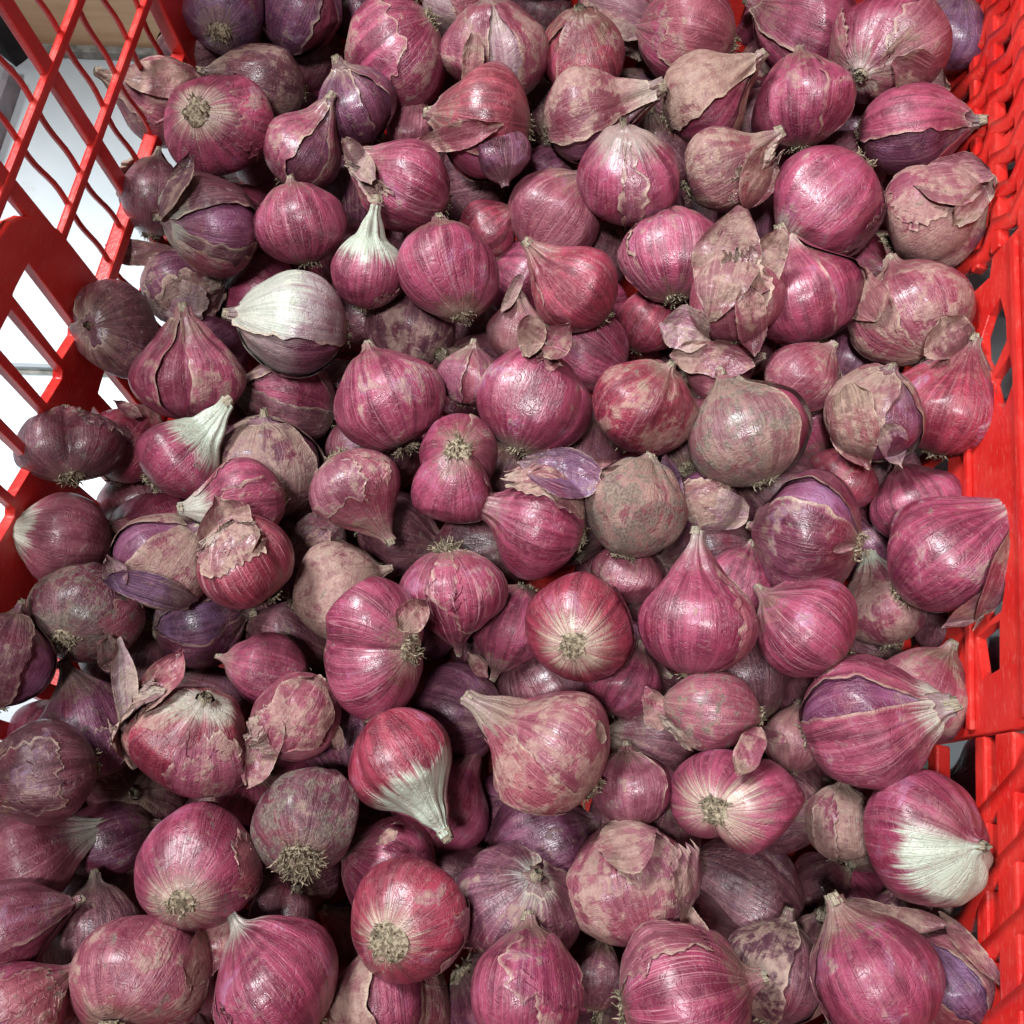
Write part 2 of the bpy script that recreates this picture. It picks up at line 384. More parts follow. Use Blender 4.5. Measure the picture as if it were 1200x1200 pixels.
# right wall
def slot(y0, y1, s0, s1, sk=0.0):
    return [(y0, s0), (y0 + sk * .5, (s0 + s1) / 2 + .0015), (y0 + 0.004 + sk, s1), (y1, s1), (y1 - sk * .2, (s0 + s1) / 2), (y1 - 0.004, s0)]
HR = [[(0.1836, 0.0104), (0.1926, 0.0049), (0.2016, 0.0047), (0.2080, 0.0090), (0.2113, 0.0159), (0.2004, 0.0190), (0.1918, 0.0191)],
      [(0.1659, 0.0160), (0.1716, 0.0122), (0.1795, 0.0100), (0.1812, 0.0112), (0.1855, 0.0205), (0.1745, 0.0225)],
      [(0.0945, 0.0055), (0.1075, -0.0005), (0.120, -0.0010), (0.1195, 0.0135), (0.1050, 0.0150), (0.0965, 0.0125)],
      [(0.0762, 0.0020), (0.0905, -0.0010), (0.0930, 0.0070), (0.0935, 0.0115), (0.0780, 0.0110)]]
HR += [slot(0.076 + .019 * k, 0.090 + .019 * k, -0.050, -0.018, 0.002) for k in range(7)]
HR += [slot(0.076 + .019 * k, 0.090 + .019 * k, 0.038, 0.070, 0.002) for k in range(7)]
panel('handle_panel', 'R', [(0.0585, SB), (0.2235, SB), (0.2235, 0.010), (0.231, 0.012), (0.233, 0.030), (0.231, ST - .004), (0.0585, ST - .004)], HR, -0.0012, 0.0024, 0.0005)
for s, w in ((0.0115, 0.0095), (-0.0015, 0.0055), (-0.030, 0.006), (0.040, 0.0085), (0.068, 0.007)): bar('rail', 'R', (YF, s), (0.0582, s), w, -0.0006, 0.0046)
for k in range(9):
    y = 0.0340 - 0.0196 * k
    wavy('slanted_rib', 'R', [(y - 0.040, SB), (y - 0.012, -0.012), (y, 0.0), (y + 0.0065, 0.0115), (y + 0.014, 0.024), (y + 0.024, 0.050), (y + .034, ST - .005)], 0.0052, -0.0009, 0.0032)
for s, w in ((-0.0005, 0.0046), (0.0125, 0.0058), (0.0295, 0.0070), (0.055, 0.007), (-0.030, 0.006)): bar('rail', 'R', (0.2335, s), (0.362, s), w, -0.0006, 0.0040)
for k in range(9):
    y = 0.240 + 0.0148 * k
    wavy('slanted_rib', 'R', [(y + 0.006, SB), (y + .002, -.012), (y - 0.003, 0.006), (y + 0.005, 0.0125), (y + 0.000, 0.024), (y + 0.008, 0.032), (y + .004, 0.055), (y, ST - .005)], 0.0056, -0.0010, 0.0040)
for k in range(4):
    y = 0.252 + 0.0296 * k
    bar('post', 'R', (y, SB), (y - 0.004, ST - .004), 0.0075, 0.0016, 0.0062)
for sr, wd in ((0.0265, 0.0040), (0.0330, 0.0022), (-0.0035, 0.0028)):
    bar('rail', 'R', (0.0600, sr), (0.2290, sr), wd, -0.0032, -0.0013)
for k in range(8):
    y = 0.238 + 0.0165 * k
    wavy('slanted_rib', 'R', [(y + 0.030, SB), (y + .010, -.012), (y, 0.006), (y - 0.008, 0.0225), (y - 0.016, 0.042), (y - .024, ST - .005)], 0.0062, 0.0058, 0.0084)
# end walls, rim, corners and base
for sd, a0, a1 in (('B', XL, XR), ('F', XL, XR)):
    for s in (-0.040, -0.009, 0.0245, 0.0565): bar('rail', sd, (a0 + .004, s), (a1 - .004, s), 0.0072, -0.0006, 0.0052)
    for k in range(22):
        a = a0 + 0.010 + k * (a1 - a0 - 0.02) / 21
        bar('post' if k % 3 == 0 else 'thin_rib', sd, (a, SB), (a, ST - .004), 0.009 if k % 3 == 0 else 0.003, 0.0003, 0.0046)
for sd, a0, a1 in (('L', YF, YB), ('R', YF, YB), ('B', XL - .008, XR + .008), ('F', XL - .008, XR + .008)):
    panel('rim', sd, [(a0, ST), (a1, ST), (a1, ST + .012), (a0, ST + .012)], (), -0.0006 - (0.0004 if sd in 'BF' else 0), 0.009)
    for s, w in ((SB - .001, 0.012),):
        bar('bottom_band', sd, (a0 + (.0 if sd in 'LR' else .008), s), (a1 - (.0 if sd in 'LR' else .008), s), w, -0.0003, 0.0042)
for sd in 'LR':
    for a in (YF + .004, YB - .006): bar('corner_post', sd, (a, SB + .006), (a + (0.006 if a > 0 else -.006), ST - .001), 0.013, -0.0011, 0.0065)
bv, bf = box_vf(XL + 0.006, XR - 0.006, YF - 0.12 + .004, YB - 0.12 - .004, 0.004, 0.008, 0.001)
meshobj('base', bv, bf, M_RED, crate, smooth=False)

# ------------------------------------------------------------------ shallots
PAL = {  # light and dark tint of the skin (linear)
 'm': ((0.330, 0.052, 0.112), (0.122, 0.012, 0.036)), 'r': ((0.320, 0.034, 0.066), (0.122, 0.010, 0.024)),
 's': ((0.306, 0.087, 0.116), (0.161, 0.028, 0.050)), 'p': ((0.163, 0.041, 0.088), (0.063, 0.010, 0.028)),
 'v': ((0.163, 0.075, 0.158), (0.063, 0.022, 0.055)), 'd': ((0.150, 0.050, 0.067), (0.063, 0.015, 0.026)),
 't': ((0.274, 0.122, 0.119), (0.161, 0.048, 0.060)), 'w': ((0.404, 0.290, 0.288), (0.220, 0.096, 0.126)),
 'i': ((0.234, 0.075, 0.158), (0.108, 0.022, 0.058))}   # i: smooth inner skin

def catmull(P, n):
    P = np.array(P, float); P = np.vstack([2 * P[0] - P[1], P, 2 * P[-1] - P[-2]]); out = []
    for i in range(1, len(P) - 2):
        t = np.linspace(0, 1, 14, endpoint=False)[:, None]
        a, b, c, d = P[i - 1], P[i], P[i + 1], P[i + 2]
        out.append(0.5 * ((2 * b) + (-a + c) * t + (2 * a - 5 * b + 4 * c - d) * t ** 2 + (-a + 3 * b - 3 * c + d) * t ** 3))
    out.append(P[-2][None]); Q = np.vstack(out)
    L = np.concatenate([[0], np.cumsum(np.linalg.norm(np.diff(Q, axis=0), axis=1))]); L /= L[-1]
    u = np.linspace(0, 1, n)
    return np.stack([np.interp(u, L, Q[:, 0]), np.interp(u, L, Q[:, 1])], 1)

class Shape:
    """the surface of one bulb in units of its radius: root at z = 0, neck along +z, phi = 0 turned to the viewer"""
    def __init__(s, rng, asp, nl, lobe, full, crump, nbend, ld=None):
        s.rng = rng; h = asp
        nl = nl * (0.82 if nl > .5 else 1.0); s_nl = nl
        rn = 0.10 + 0.05 * rng.random() if nl > 0.35 else 0.07 + .06 * rng.random()
        top = 0.80 * h
        P = [(-0.80 * h, 0.0), (-0.835 * h, 0.12), (-0.80 * h, 0.30), (-0.66 * h, 0.60), (-0.36 * h, 0.90), (0.0, 1.0),
             (0.34 * h, (0.90 if nl < .4 else .86) + .03 * full), (0.62 * h, (0.62 if nl < .4 else .57) + .06 * full), (top, 0.38 + .04 * full),
             (top + 0.35 * nl + .02, 0.5 * (0.40 + rn) if nl > .3 else rn + .09), (top + 0.7 * nl + .04, rn + .02), (top + nl + .06, rn)]
        s.prof = catmull(P, 400); s.h = h; s.nl = nl; s.top = top; s.z0 = 0.80 * h
        R = lambda a, b: rng.uniform(a, b)
        s.lobe = lobe; s.lphi = R(0, 3.1) if ld is None else math.radians(ld)
        s.asym = [(R(.05, .12), R(0, 6.28)), (R(.03, .10), R(0, 6.28)), (R(.012, .035), R(0, 6.28))]
        s.ridge = [(int(k), R(0, 6.28)) for k in rng.integers(6, 13, 6)]
        s.fl = R(0, 6.28); s.flat = [(rng.normal(size=3) * [1, 1, .5], R(.62, .85)) for _ in range(2)]; s.crump = crump; s.cseed = int(rng.integers(1e9)); s.bend = (R(-1, 1) * nbend, R(-1, 1) * nbend)
        s.tipz = top + nl + .06 + s.z0
    def pos(s, t, phi, lift=0.0):
        z = np.interp(t, np.linspace(0, 1, 400), s.prof[:, 0]); r = np.interp(t, np.linspace(0, 1, 400), s.prof[:, 1])
        for k, (a, b) in enumerate(s.asym): r = r * (1 + a * np.cos((k + 1) * phi - b) * (0.9 if k else 0.7))
        zz = z / s.h
        nk = np.clip((zz - 0.35) / 0.5, 0, 1) ** 1.5
        rid = sum(np.cos(k * phi + b + 1.2 * zz) for k, b in s.ridge) / 6
        r = r * (1 + rid * (0.012 + 0.20 * nk)) * (1 + 0.22 * nk * np.cos(2 * (phi - s.fl)))
        rt = np.clip((-zz - 0.55) / 0.3, 0, 1); r = r * (1 + rid * 0.05 * rt)
        if s.lobe:
            l = abs(s.lobe)
            for c in (s.lphi + math.pi / 2, s.lphi - math.pi / 2) if s.lobe > 0 else (s.lphi,):
                d = (phi - c + math.pi) % (2 * math.pi) - math.pi
                r = r * (1 - 0.26 * min(l, 1.4) * (0.35 * np.exp(-(d / 0.13) ** 2) + 0.65 * np.exp(-(d / 0.45) ** 2)) * np.clip(1.25 - nk, 0, 1))
            r = r * (1 + 0.11 * min(l, 1.3) * np.cos(2 * (phi - s.lphi)))
        r = r + lift
        x = r * np.cos(phi); y = r * np.sin(phi)
        b = np.clip(zz - 0.55, 0, None) ** 1.4
        x = x + s.bend[0] * b; y = y + s.bend[1] * b
        p = np.stack([x, y, z + s.z0 + np.zeros_like(x)], -1)
        crng = np.random.default_rng(s.cseed)
        q = sines(crng, p, 5, 1.4, 3.0, 3) * 0.040 + sines(crng, p, 9, 5, 15, 3) * 0.0085 * s.crump
        dirv = np.stack([np.cos(phi), np.sin(phi), 0 * phi], -1)
        p = p + dirv * (q * np.clip(r, 0, 1))[..., None]
        for nv, c in s.flat:                       # sides pressed flat by neighbours
            nv = nv / np.linalg.norm(nv); e = p @ nv - nv[2] * s.z0 - c - lift
            k = np.where(e > 0, e * 0.55, 0.0) * np.clip(1.3 - nk, 0, 1)
            p = p - k[..., None] * nv
        return p

def skinprops(o, pal, seed, tan=0.25, dirt=0.15, np_=0.0, nfrom=0.72, rp=0.35, rto=0.16, vein=0.35, bloom=0.3, side=(0, 0, 0), dry=0.0):
    A, B = PAL[pal] if isinstance(pal, str) else pal
    o['tint_light'] = [float(c) for c in A]; o['tint_dark'] = [float(c) for c in B]; o['seed'] = float(seed); o['tan'] = float(tan)
    o['dirt'] = float(dirt); o['neck_pale'] = float(np_); o['neck_from'] = float(nfrom); o['root_pale'] = float(rp); o['root_to'] = float(rto)
    o['vein'] = float(vein); o['bloom'] = float(bloom); o['pale_side'] = [float(c) for c in side]; o['brown'] = float(0.35 + 0.45 * ((seed * 5.13) % 1.0)) * (0.35 if np_ > .35 or rp > .8 else 1.0); o['dry'] = float(dry + 0.16 * ((seed * 7.31) % 1.0)); o['gloss'] = float(0.15 + 0.50 * ((seed * 3.77) % 1.0))

def body_mesh(sh, R, nu=64, nv=54):
    t = (np.linspace(0, 1, nv) ** 0.9)[:, None]; phi = (np.arange(nu) / nu * 2 * np.pi)[None, :]
    t, phi = np.broadcast_arrays(t, phi)
    p = sh.pos(t, phi)
    sk = np.stack([np.cos(phi), np.sin(phi), t], -1).reshape(-1, 3)
    p = p.reshape(-1, 3)
    return p * R, quads(nv, nu, True), dict(skinco=sk, unitco=p - [0, 0, sh.z0], edge=np.zeros(len(p)))

def skin_sheet(sh, R, rng, kind, c=0.0, w=0.5, t0=0.06, t1=0.92, lift=0.03, curl=0.12, nq=64, ns=44, rag=0.03, lay=0.0):
    """loose outer skin. 'open': wraps all round but for a lens shaped opening at angle c; 'patch': covers c-w..c+w;
       'flap': a patch that stands off towards its upper end"""
    s = np.linspace(0, 1, ns)[:, None]; q = np.linspace(0, 1, nq)[None, :]
    s, q = np.broadcast_arrays(s, q)
    sr = lambda x, a=1.0: (sines(rng, x[:, 0] if x.ndim > 1 else x, 6, 5, 40) * rag * a)[:, None]
    S = s[:, :1]; e0 = sr(S); e1 = sr(S)
    e0 = e0 + sines(rng, S[:, 0], 5, 25, 70)[:, None] * rag * .4; e1 = e1 + sines(rng, S[:, 0], 5, 25, 70)[:, None] * rag * .5
    if kind == 'open':
        lens = w * (np.sin(np.pi * np.clip((S - 0.02) / 0.96, 0, 1)) ** 0.8) + 0.02
        f0 = c + lens + e0 * 1.6; f1 = c + 2 * np.pi - lens + e1 * 1.6
    else:
        prof = 0.75 + 0.25 * np.sin(np.pi * S)
        f0 = c - w * prof + e0 * 2.2; f1 = c + w * prof + e1 * 2.2
    Q = q[:1, :]
    g0 = sines(rng, Q[0] * 8, 6, 0.7, 9)[None, :] * rag * 1.1; g1 = sines(rng, Q[0] * 8, 7, 0.7, 12)[None, :] * rag * 1.5
    T0 = t0 + g0 * (0.4 if kind == 'open' else 1); T1 = t1 + g1
    t = np.clip(T0 + (T1 - T0) * s, 0.015, 0.985); phi = f0 + (f1 - f0) * q
    de = np.minimum(np.minimum(q, 1 - q) * nq / 9.0, 1.0) if kind == 'open' else np.minimum(np.minimum(q, 1 - q) * 5.0, 1.0)
    db = np.minimum(np.minimum(s * 7 if t0 > .1 else 9, (1 - s) * 7), 1.0)
    d = np.minimum(de, db)
    up = lift * (0.55 + 0.45 * sines(rng, np.stack([phi, 4 * t], -1), 5, 1.2, 4, 2))
    crv = curl * (1 - de) ** 2.0 * (0.4 + 0.6 * np.abs(sines(rng, S[:, 0] * 6, 4, .6, 3)))[:, None]
    up = np.abs(up) + 0.020 + crv
    if kind == 'flap':
        k = np.clip((s - 0.25) / 0.75, 0, 1)
        up = up + curl * 3.0 * k ** 1.7 + sines(rng, np.stack([phi * 2, t * 8], -1), 6, 1.0, 4, 2) * 0.04 * (0.1 + k)
        up = np.maximum(up, 0.02 + 0.05 * k)
    p = sh.pos(t, phi, up + lay)
    if kind == 'flap':
        k = np.clip((s - 0.25) / 0.75, 0, 1)[..., None]
        p = p + np.stack([sines(rng, p[..., i:i + 1].repeat(1, -1)[..., 0], 3, 4, 9) for i in (1, 2, 0)], -1) * 0.018 * k
    ed = np.clip(1 - np.minimum(np.minimum(q, 1 - q) * (f1 - f0) / 0.16, np.minimum(s + (1 if kind == 'open' else 0), 1 - s) * (t1 - t0) / 0.035), 0, 1)
    sk = np.stack([np.cos(phi), np.sin(phi), t], -1).reshape(-1, 3); p = p.reshape(-1, 3)
    return p * R, quads(ns, nq, False), dict(skinco=sk, unitco=p - [0, 0, sh.z0] + 3.1, edge=ed.reshape(-1))

def shred(R, rng, X, Y, w, h, ang, curl, curlx=0.0, n=(30, 40)):
    """torn piece of dry skin lying over a ball of radius R (all in the same unit) at X right, Y down of its centre;
       returned as right, down, toward-viewer coordinates"""
    nu, nv = n
    v = np.linspace(-1, 1, nv)[:, None]; u = np.linspace(-1, 1, nu)[None, :]; u, v = np.broadcast_arrays(u, v)
    tp = rng.uniform(-1, 1)
    wid = (1 - 0.62 * np.abs(v[:, :1]) ** 3.2 - 0.22 * (v[:, :1] + 0.3) * tp) * (1 + 0.13 * sines(rng, v[:, 0], 5, 1.5, 7)[:, None])
    shift = 0.14 * sines(rng, v[:, 0], 3, 1, 3)[:, None]
    endz = 1 - 0.16 * np.abs(u[:1, :]) ** 2 + 0.09 * sines(rng, u[0] * 1.0, 6, 1.5, 9)[None, :]
    e = 1 + 0.02 * sines(rng, v[:, 0], 6, 20, 50)[:, None]
    a = (u * wid * e + shift) * w / 2; b = v * endz * h / 2
    c, sn = math.cos(math.radians(ang)), math.sin(math.radians(ang))
    x = X + a * sn + b * c; y = Y + a * c - b * sn          # v runs along the picture direction ang
    d = np.sqrt(x * x + y * y) / R
    z = R * np.sqrt(np.maximum(1 - d * d, 0.03))
    q = np.stack([u * w / R, v * h / R], -1)
    z = z + R * (0.05 + curl * np.clip((v + 1) / 2, 0, 1) ** 2 + curlx * u * u + 0.045 * sines(rng, q * 2.2, 6, 1, 4, 2) + 0.010 * sines(rng, q * 6, 6, 2, 6, 2))
    ed = np.clip(1 - np.minimum((1 - abs(u)) * w / R, (1 - abs(v)) * h / R) / 0.12, 0, 1)
    sk = np.stack([np.cos(u * 0.6), np.sin(u * .6), 0.3 + 0.3 * v], -1).reshape(-1, 3)
    P = np.stack([x, y, z], -1).reshape(-1, 3)
    return P, quads(nv, nu, False), dict(skinco=sk, unitco=P / R + 1.7, edge=ed.reshape(-1))

def tubes(paths, rad, sides=4):
    V = []; Fs = []; base = 0
    for P, r in zip(paths, rad):
        P = np.array(P); n = len(P)
        T = np.gradient(P, axis=0); T /= np.linalg.norm(T, axis=1)[:, None] + 1e-9
        a = np.cross(T, [0.31, 0.87, 0.37]); a /= np.linalg.norm(a, axis=1)[:, None] + 1e-9; b = np.cross(T, a)
        ang = np.arange(sides) / sides * 2 * np.pi
        rr = (r * np.linspace(1, 0.35, n))[:, None, None]
        ring = P[:, None, :] + rr * (a[:, None, :] * np.cos(ang)[None, :, None] + b[:, None, :] * np.sin(ang)[None, :, None])
        V.append(ring.reshape(-1, 3)); Fs.append(quads(n, sides, True) + base); base += n * sides
    return np.vstack(V), np.vstack(Fs)

def root_tuft(sh, R, rng, n, length, size):
    """knobbly root plate with short dry rootlets"""
    nu, nv = 20, 7
    u = np.linspace(0, 1, nv)[:, None]; ph = (np.arange(nu) / nu * 2 * np.pi)[None, :]
    u, ph = np.broadcast_arrays(u, ph)
    rr = size * u * (1 + 0.14 * sines(rng, np.stack([np.cos(ph), np.sin(ph)], -1), 5, 2, 6, 2))
    z = -0.060 * (1 - u ** 2) - 0.020 + 0.026 * sines(rng, np.stack([rr * np.cos(ph), rr * np.sin(ph)], -1), 6, 14, 40, 2)
    V = np.stack([rr * np.cos(ph), rr * np.sin(ph), z], -1).reshape(-1, 3); Fq = quads(nv, nu, True)
    paths = []; rad = []
    for i in range(n):
        a = rng.uniform(0, 6.28); r0 = size * math.sqrt(rng.random()) * 0.95
        L = length * rng.uniform(0.35, 1.3); p = np.array([r0 * math.cos(a), r0 * math.sin(a), -0.03])
        d = np.array([math.cos(a) * (0.25 + r0 * 2.8), math.sin(a) * (0.25 + r0 * 2.8), -1.0]) + rng.normal(size=3) * 0.45
        d /= np.linalg.norm(d); P = [p]
        for k in range(4):
            d = d + rng.normal(size=3) * 0.42; d /= np.linalg.norm(d); p = p + d * L / 4; P.append(p)
        paths.append(P); rad.append(rng.uniform(0.012, 0.028))
    tv, tf = tubes(paths, rad)
    return np.vstack([V, tv]) * R, np.vstack([Fq, tf + len(V)])

def neck_stub(sh, R, rng, L=0.12):
    """dried, split end of the neck: nested ragged collars"""
    Vs = []; Fs = []; SK = []; base = 0
    r0 = sh.prof[-1, 1]
    zt = sh.tipz
    bx = sh.bend[0] * max((sh.top + sh.nl + .06) / sh.h - .55, 0) ** 1.4; by = sh.bend[1] * max((sh.top + sh.nl + .06) / sh.h - .55, 0) ** 1.4
    for m, (fr, dz) in enumerate(((1.05, 1.0), (0.70, 0.85), (0.38, 0.6))):
        nu, nv = 28, 6
        u = np.linspace(0, 1, nv)[:, None]; ph = (np.arange(nu) / nu * 2 * np.pi)[None, :]; u, ph = np.broadcast_arrays(u, ph)
        rag = 0.35 * sines(rng, np.stack([np.cos(ph[0]), np.sin(ph[0])], -1), 6, 1.5, 9, 2)[None, :]
        rr = r0 * fr * (1 + 0.09 * np.cos(5 * ph + rng.uniform(0, 6)) + .08 * np.cos(11 * ph + rng.uniform(0, 6)) + (-0.30 if m == 0 else -.2) * u)
        z = zt - 0.10 + (0.10 + L * dz * (1 + rag)) * u
        p = np.stack([rr * np.cos(ph) + bx, rr * np.sin(ph) + by, z], -1).reshape(-1, 3)
        Vs.append(p); Fs.append(quads(nv, nu, True) + base); base += len(p); SK.append(np.stack([np.cos(ph), np.sin(ph), u], -1).reshape(-1, 3))
    # core
    nu, nv = 16, 4
    u = np.linspace(0, 1, nv)[:, None]; ph = (np.arange(nu) / nu * 2 * np.pi)[None, :]; u, ph = np.broadcast_arrays(u, ph)
    p = np.stack([r0 * 1.0 * (1 - u) * np.cos(ph) + bx, r0 * 1.0 * (1 - u) * np.sin(ph) + by, zt - .03 + .03 * u + .02 * sines(rng, np.stack([u * 3, ph], -1), 4, 2, 6, 2)], -1).reshape(-1, 3)
    Vs.append(p); Fs.append(quads(nv, nu, True) + base); SK.append(np.stack([np.cos(ph), np.sin(ph), u], -1).reshape(-1, 3))
    return np.vstack(Vs) * R, np.vstack(Fs), dict(skinco=np.vstack(SK))

# Each shallot: where its widest part stands on the heap (read off the photograph's 1200 grid and cast onto the heap),
# half width there, direction of its neck across the picture and towards (+) or away from (-) the viewer, tint, label.
T = []
def S(x, y, r, ang, el, pal, label, **k): T.append(dict(x=x, y=y, r=r, ang=ang, el=el, pal=pal, label=label, **k))
# --- far edge of the heap
S(262,8,50,70,-55,'v',"dark violet shallot with a sooty root at the far left, beside the red corner post",dirt=.6,rp=.1)
S(352,10,50,60,15,'p',"glossy violet-purple shallot at the far edge, second from the red corner post",bloom=1,nl=.2)
S(420,12,36,80,-10,'p',"half hidden purple shallot behind the fat one with a root at its upper right",dz=-1)
S(463,58,57,215,-12,'m',"fat magenta shallot with torn tan skin on its left half, root at upper right",tan=.35,patch=[(40,60,.35,.9)],nl=.1)
S(535,12,46,-20,5,'w',"pale pinkish shallot with striped papery skin at the far edge, above the cleft tan one",tan=.5)
S(577,64,56,95,10,'s',"tan-pink shallot cleft down the middle showing a whitish clove, near the far edge",tan=.55,lobe=1,nl=.12,open=[(12,.30)],inner='w',ld=85)
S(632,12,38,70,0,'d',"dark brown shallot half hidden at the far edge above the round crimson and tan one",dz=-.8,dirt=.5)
S(683,60,49,95,38,'r',"round shallot near the far edge, shiny crimson on its left and tan on its right",tan=.45,nl=.12,open=[(-55,.38)],inner='r')
S(725,12,48,-60,10,'w',"shallot in pale peeling parchment, upper right of the crimson and tan one",tan=.75,nl=.2,patch=[(0,70,.3,.95)])
S(806,42,62,170,2,'m',"large smooth magenta shallot lying sideways at the far edge with its root on the right",nl=.3,vein=.5)
S(880,22,38,60,0,'m',"small dark magenta shallot wedged behind two big ones at the far edge",dz=-.9)
S(945,28,57,160,5,'m',"bright magenta shallot with one soft highlight, left of the one whose cut neck faces up",nl=.3,tan=.1)
S(1032,58,66,235,62,'m',"big round shallot in the far right corner with a pale ring shaped neck facing up",tan=.45,nl=.1,patch=[(-60,70,.45,.95),(120,50,.5,.93)],wn=.5,nf=.86)
S(1106,45,45,80,5,'v',"glossy bluish violet shallot in the far right corner against the red lattice",asp=1.1,bloom=1,vein=.2)
# --- second band
S(188,118,50,160,12,'s',"mauve shallot with grey papery skin and a withered neck reaching over the left wall",nl=.55,dirt=.4,tan=.55,patch=[(20,60,.45,.95)])
S(226,66,38,10,5,'d',"flat dark mauve shallot behind the one whose neck reaches over the left wall",dz=-.3,asp=1.2)
S(306,98,48,165,5,'d',"dusty brown-mauve shallot lying behind the glossy one with a white root",asp=1.15,tan=.45,nl=.35)
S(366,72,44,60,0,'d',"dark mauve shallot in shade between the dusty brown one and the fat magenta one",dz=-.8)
S(416,125,46,110,10,'p',"dull purple shallot with a pale split up its left side, below the fat magenta one",tan=.35,dirt=.3,nl=.3,open=[(30,.3)])
S(252,146,63,-35,-62,'m',"glossy magenta-purple shallot with its root ringed in white facing up, near the left wall",rp=1,rt=.22,bloom=.8,tan=.12,asp=.95)
S(357,177,47,55,8,'m',"small shallot whose split rose skin shows a purple stripe, beside the white-rooted glossy one",tan=.4,nl=.5,open=[(10,.32)],inner='p')
S(566,142,58,172,6,'r',"long crimson shallot with a curled shell over a round purple clove",asp=1.1,nl=.2,open=[(-62,.5)],cl=[(20,38,36,-80,20,'p')],inner='m')
S(484,150,30,80,0,'s',"small pale orange-pink shallot tucked behind the left end of the curled crimson shell",dz=-.7)
S(688,140,54,17,5,'s',"tan-pink shallot with a long neck pointing right and a purple stripe along its side",nl=.95,tan=.6,open=[(35,.3)],inner='p',wn=.4)
S(735,205,62,95,28,'m',"round pink shallot with a tan streak down its middle, under the long tan-pink neck",nl=.1,wn=.4,nf=.72,rp=.4,patch=[(5,13,.12,.92)])
S(826,113,54,35,5,'t',"dusty tan shallot with little pink showing, right of the tip of the long neck",tan=1,dirt=.3,nl=.45)
S(938,120,55,95,-14,'m',"round pink shallot with brown skin on its right side and rootlets at its bottom",tan=.3,nl=.15,patch=[(55,30,.2,.8)])
S(902,78,36,40,5,'d',"small brown shallot with frayed skin behind the dusty tan one",dz=-.7,tan=.6)
S(1068,148,50,8,6,'m',"dark magenta shallot on its side by the right wall, its cut white neck pointing right",asp=1.3,nl=.35,wn=.7,nf=.85,open=[(30,.42)],inner='p')
S(850,198,53,30,8,'t',"dusty mauve shallot with a dry skin flap hanging at its right",tan=.7,dirt=.35,nl=.4,flap=[(40,30,.5,.92,.10)])
S(967,236,67,-130,12,'m',"large smooth pink-magenta shallot with a bright highlight, its end pointing down",nl=.15,asp=1.05,tan=.2,wn=.5,nf=.78)
S(1092,258,60,35,10,'s',"pink shallot by the right wall with a thick tan cap and a crumpled neck",tan=.75,nl=.35,patch=[(-40,45,.4,.95)],dirt=.35)
S(180,232,45,80,-5,'d',"mauve shallot with a sooty patch hanging over the left wall above a dry brown scrap",dirt=.6,tan=.3,flap=[(-150,34,.3,.9,.2)],dz=-.2)
S(247,257,58,180,22,'d',"round mauve shallot split by two pale gaps showing lilac flesh, neck to the left",tan=.45,nl=.1,open=[(-5,.34)],patch=[(-60,22,.2,.88)],inner='i',wn=.6,nf=.75)
S(352,263,50,100,-5,'m',"plain rose-pink shallot with fine veins, right of the round split mauve one",asp=1.02,vein=.6,tan=.05,nl=.1)
S(474,218,56,155,6,'m',"rosy shallot with fine stripes and a frayed papery neck at its upper left",vein=.8,nl=.35,tan=.2,flap=[(-30,22,.62,.97,.09)])
S(430,316,46,82,5,'m',"slender shallot with a greenish white neck pointing up, beside the big egg-shaped rosy one",asp=1.1,nl=.9,wn=1,nf=.50,tan=.1,patch=[(40,20,.05,.3)])
S(530,318,62,103,-28,'m',"big egg-shaped rosy shallot with its round root facing up at the lower end",asp=1.15,nl=.25,vein=.6,tan=.2,rp=.6,rt=.2,bloom=.5)
S(572,268,33,40,0,'r',"small red shallot peeping out behind the big egg-shaped rosy one",dz=-.9)
S(652,255,50,55,0,'s',"smooth dusty rose shallot with a torn cream scrap at its lower end",asp=1.15,tan=.15,vein=.5,patch=[(170,18,.05,.2)],dz=-.2)
S(645,205,34,40,0,'p',"small purple-pink shallot half hidden under the round pink one with the tan streak",dz=-.8)
S(672,340,51,140,5,'r',"shiny crimson shallot with a short curled neck at its upper left",nl=.5,tan=.2,patch=[(-70,30,.2,.8)])
S(785,300,60,98,-22,'m',"rosy striped shallot with its root at the lower end, left of the shaggy papered one",vein=.8,nl=.25,tan=.15,rp=.5,patch=[(-70,25,.1,.7)])
S(940,346,60,108,8,'m',"large bright magenta shallot with a swept-back neck, touching the shaggy papered one",nl=.4,tan=.1,wn=.4,bloom=.7)
S(858,352,50,98,8,'s',"rosy shallot in shaggy torn tan paper, left of the large bright magenta one",nl=.3,tan=.35,flap=[(20,34,.45,.97,.22)])
S(1072,366,66,120,-22,'s',"big rose shallot with tan peeling skin and a scruffy root at its lower right",asp=1.08,tan=.55,nl=.3,patch=[(-50,35,.1,.9)],rp=.8,rt=.25,hair=1.6)
# --- left side
S(135,386,50,175,60,'d',"dark round shallot at the left wall, coiled neck facing up beside a dark purple gap",nl=.12,tan=.3,dirt=.3,open=[(160,.5)],inner='p')
S(212,335,48,20,5,'p',"dark purple shallot with a limp grey-green skin behind the coiled-neck one",dz=-.6,flap=[(30,40,.3,.9,.1)],tan=.4,dirt=.3)
S(345,380,60,170,3,'w',"large whitish papery shallot lying sideways with a purple slit along its lower side",asp=1.15,nl=.3,tan=.3,open=[(-38,.45)],inner='p',wn=.65,nf=.42,side=0)
S(222,442,57,92,8,'m',"two-lobed magenta shallot with a tan cleft top, lower left of the whitish papery one",lobe=1,ld=85,nl=.5,tan=.45,vein=.4)
S(457,470,60,110,-12,'m',"pink-purple shallot with a white glare and a rooty tuft at lower right",bloom=.9,vein=.5,tan=.3,nl=.2,hair=1.5)
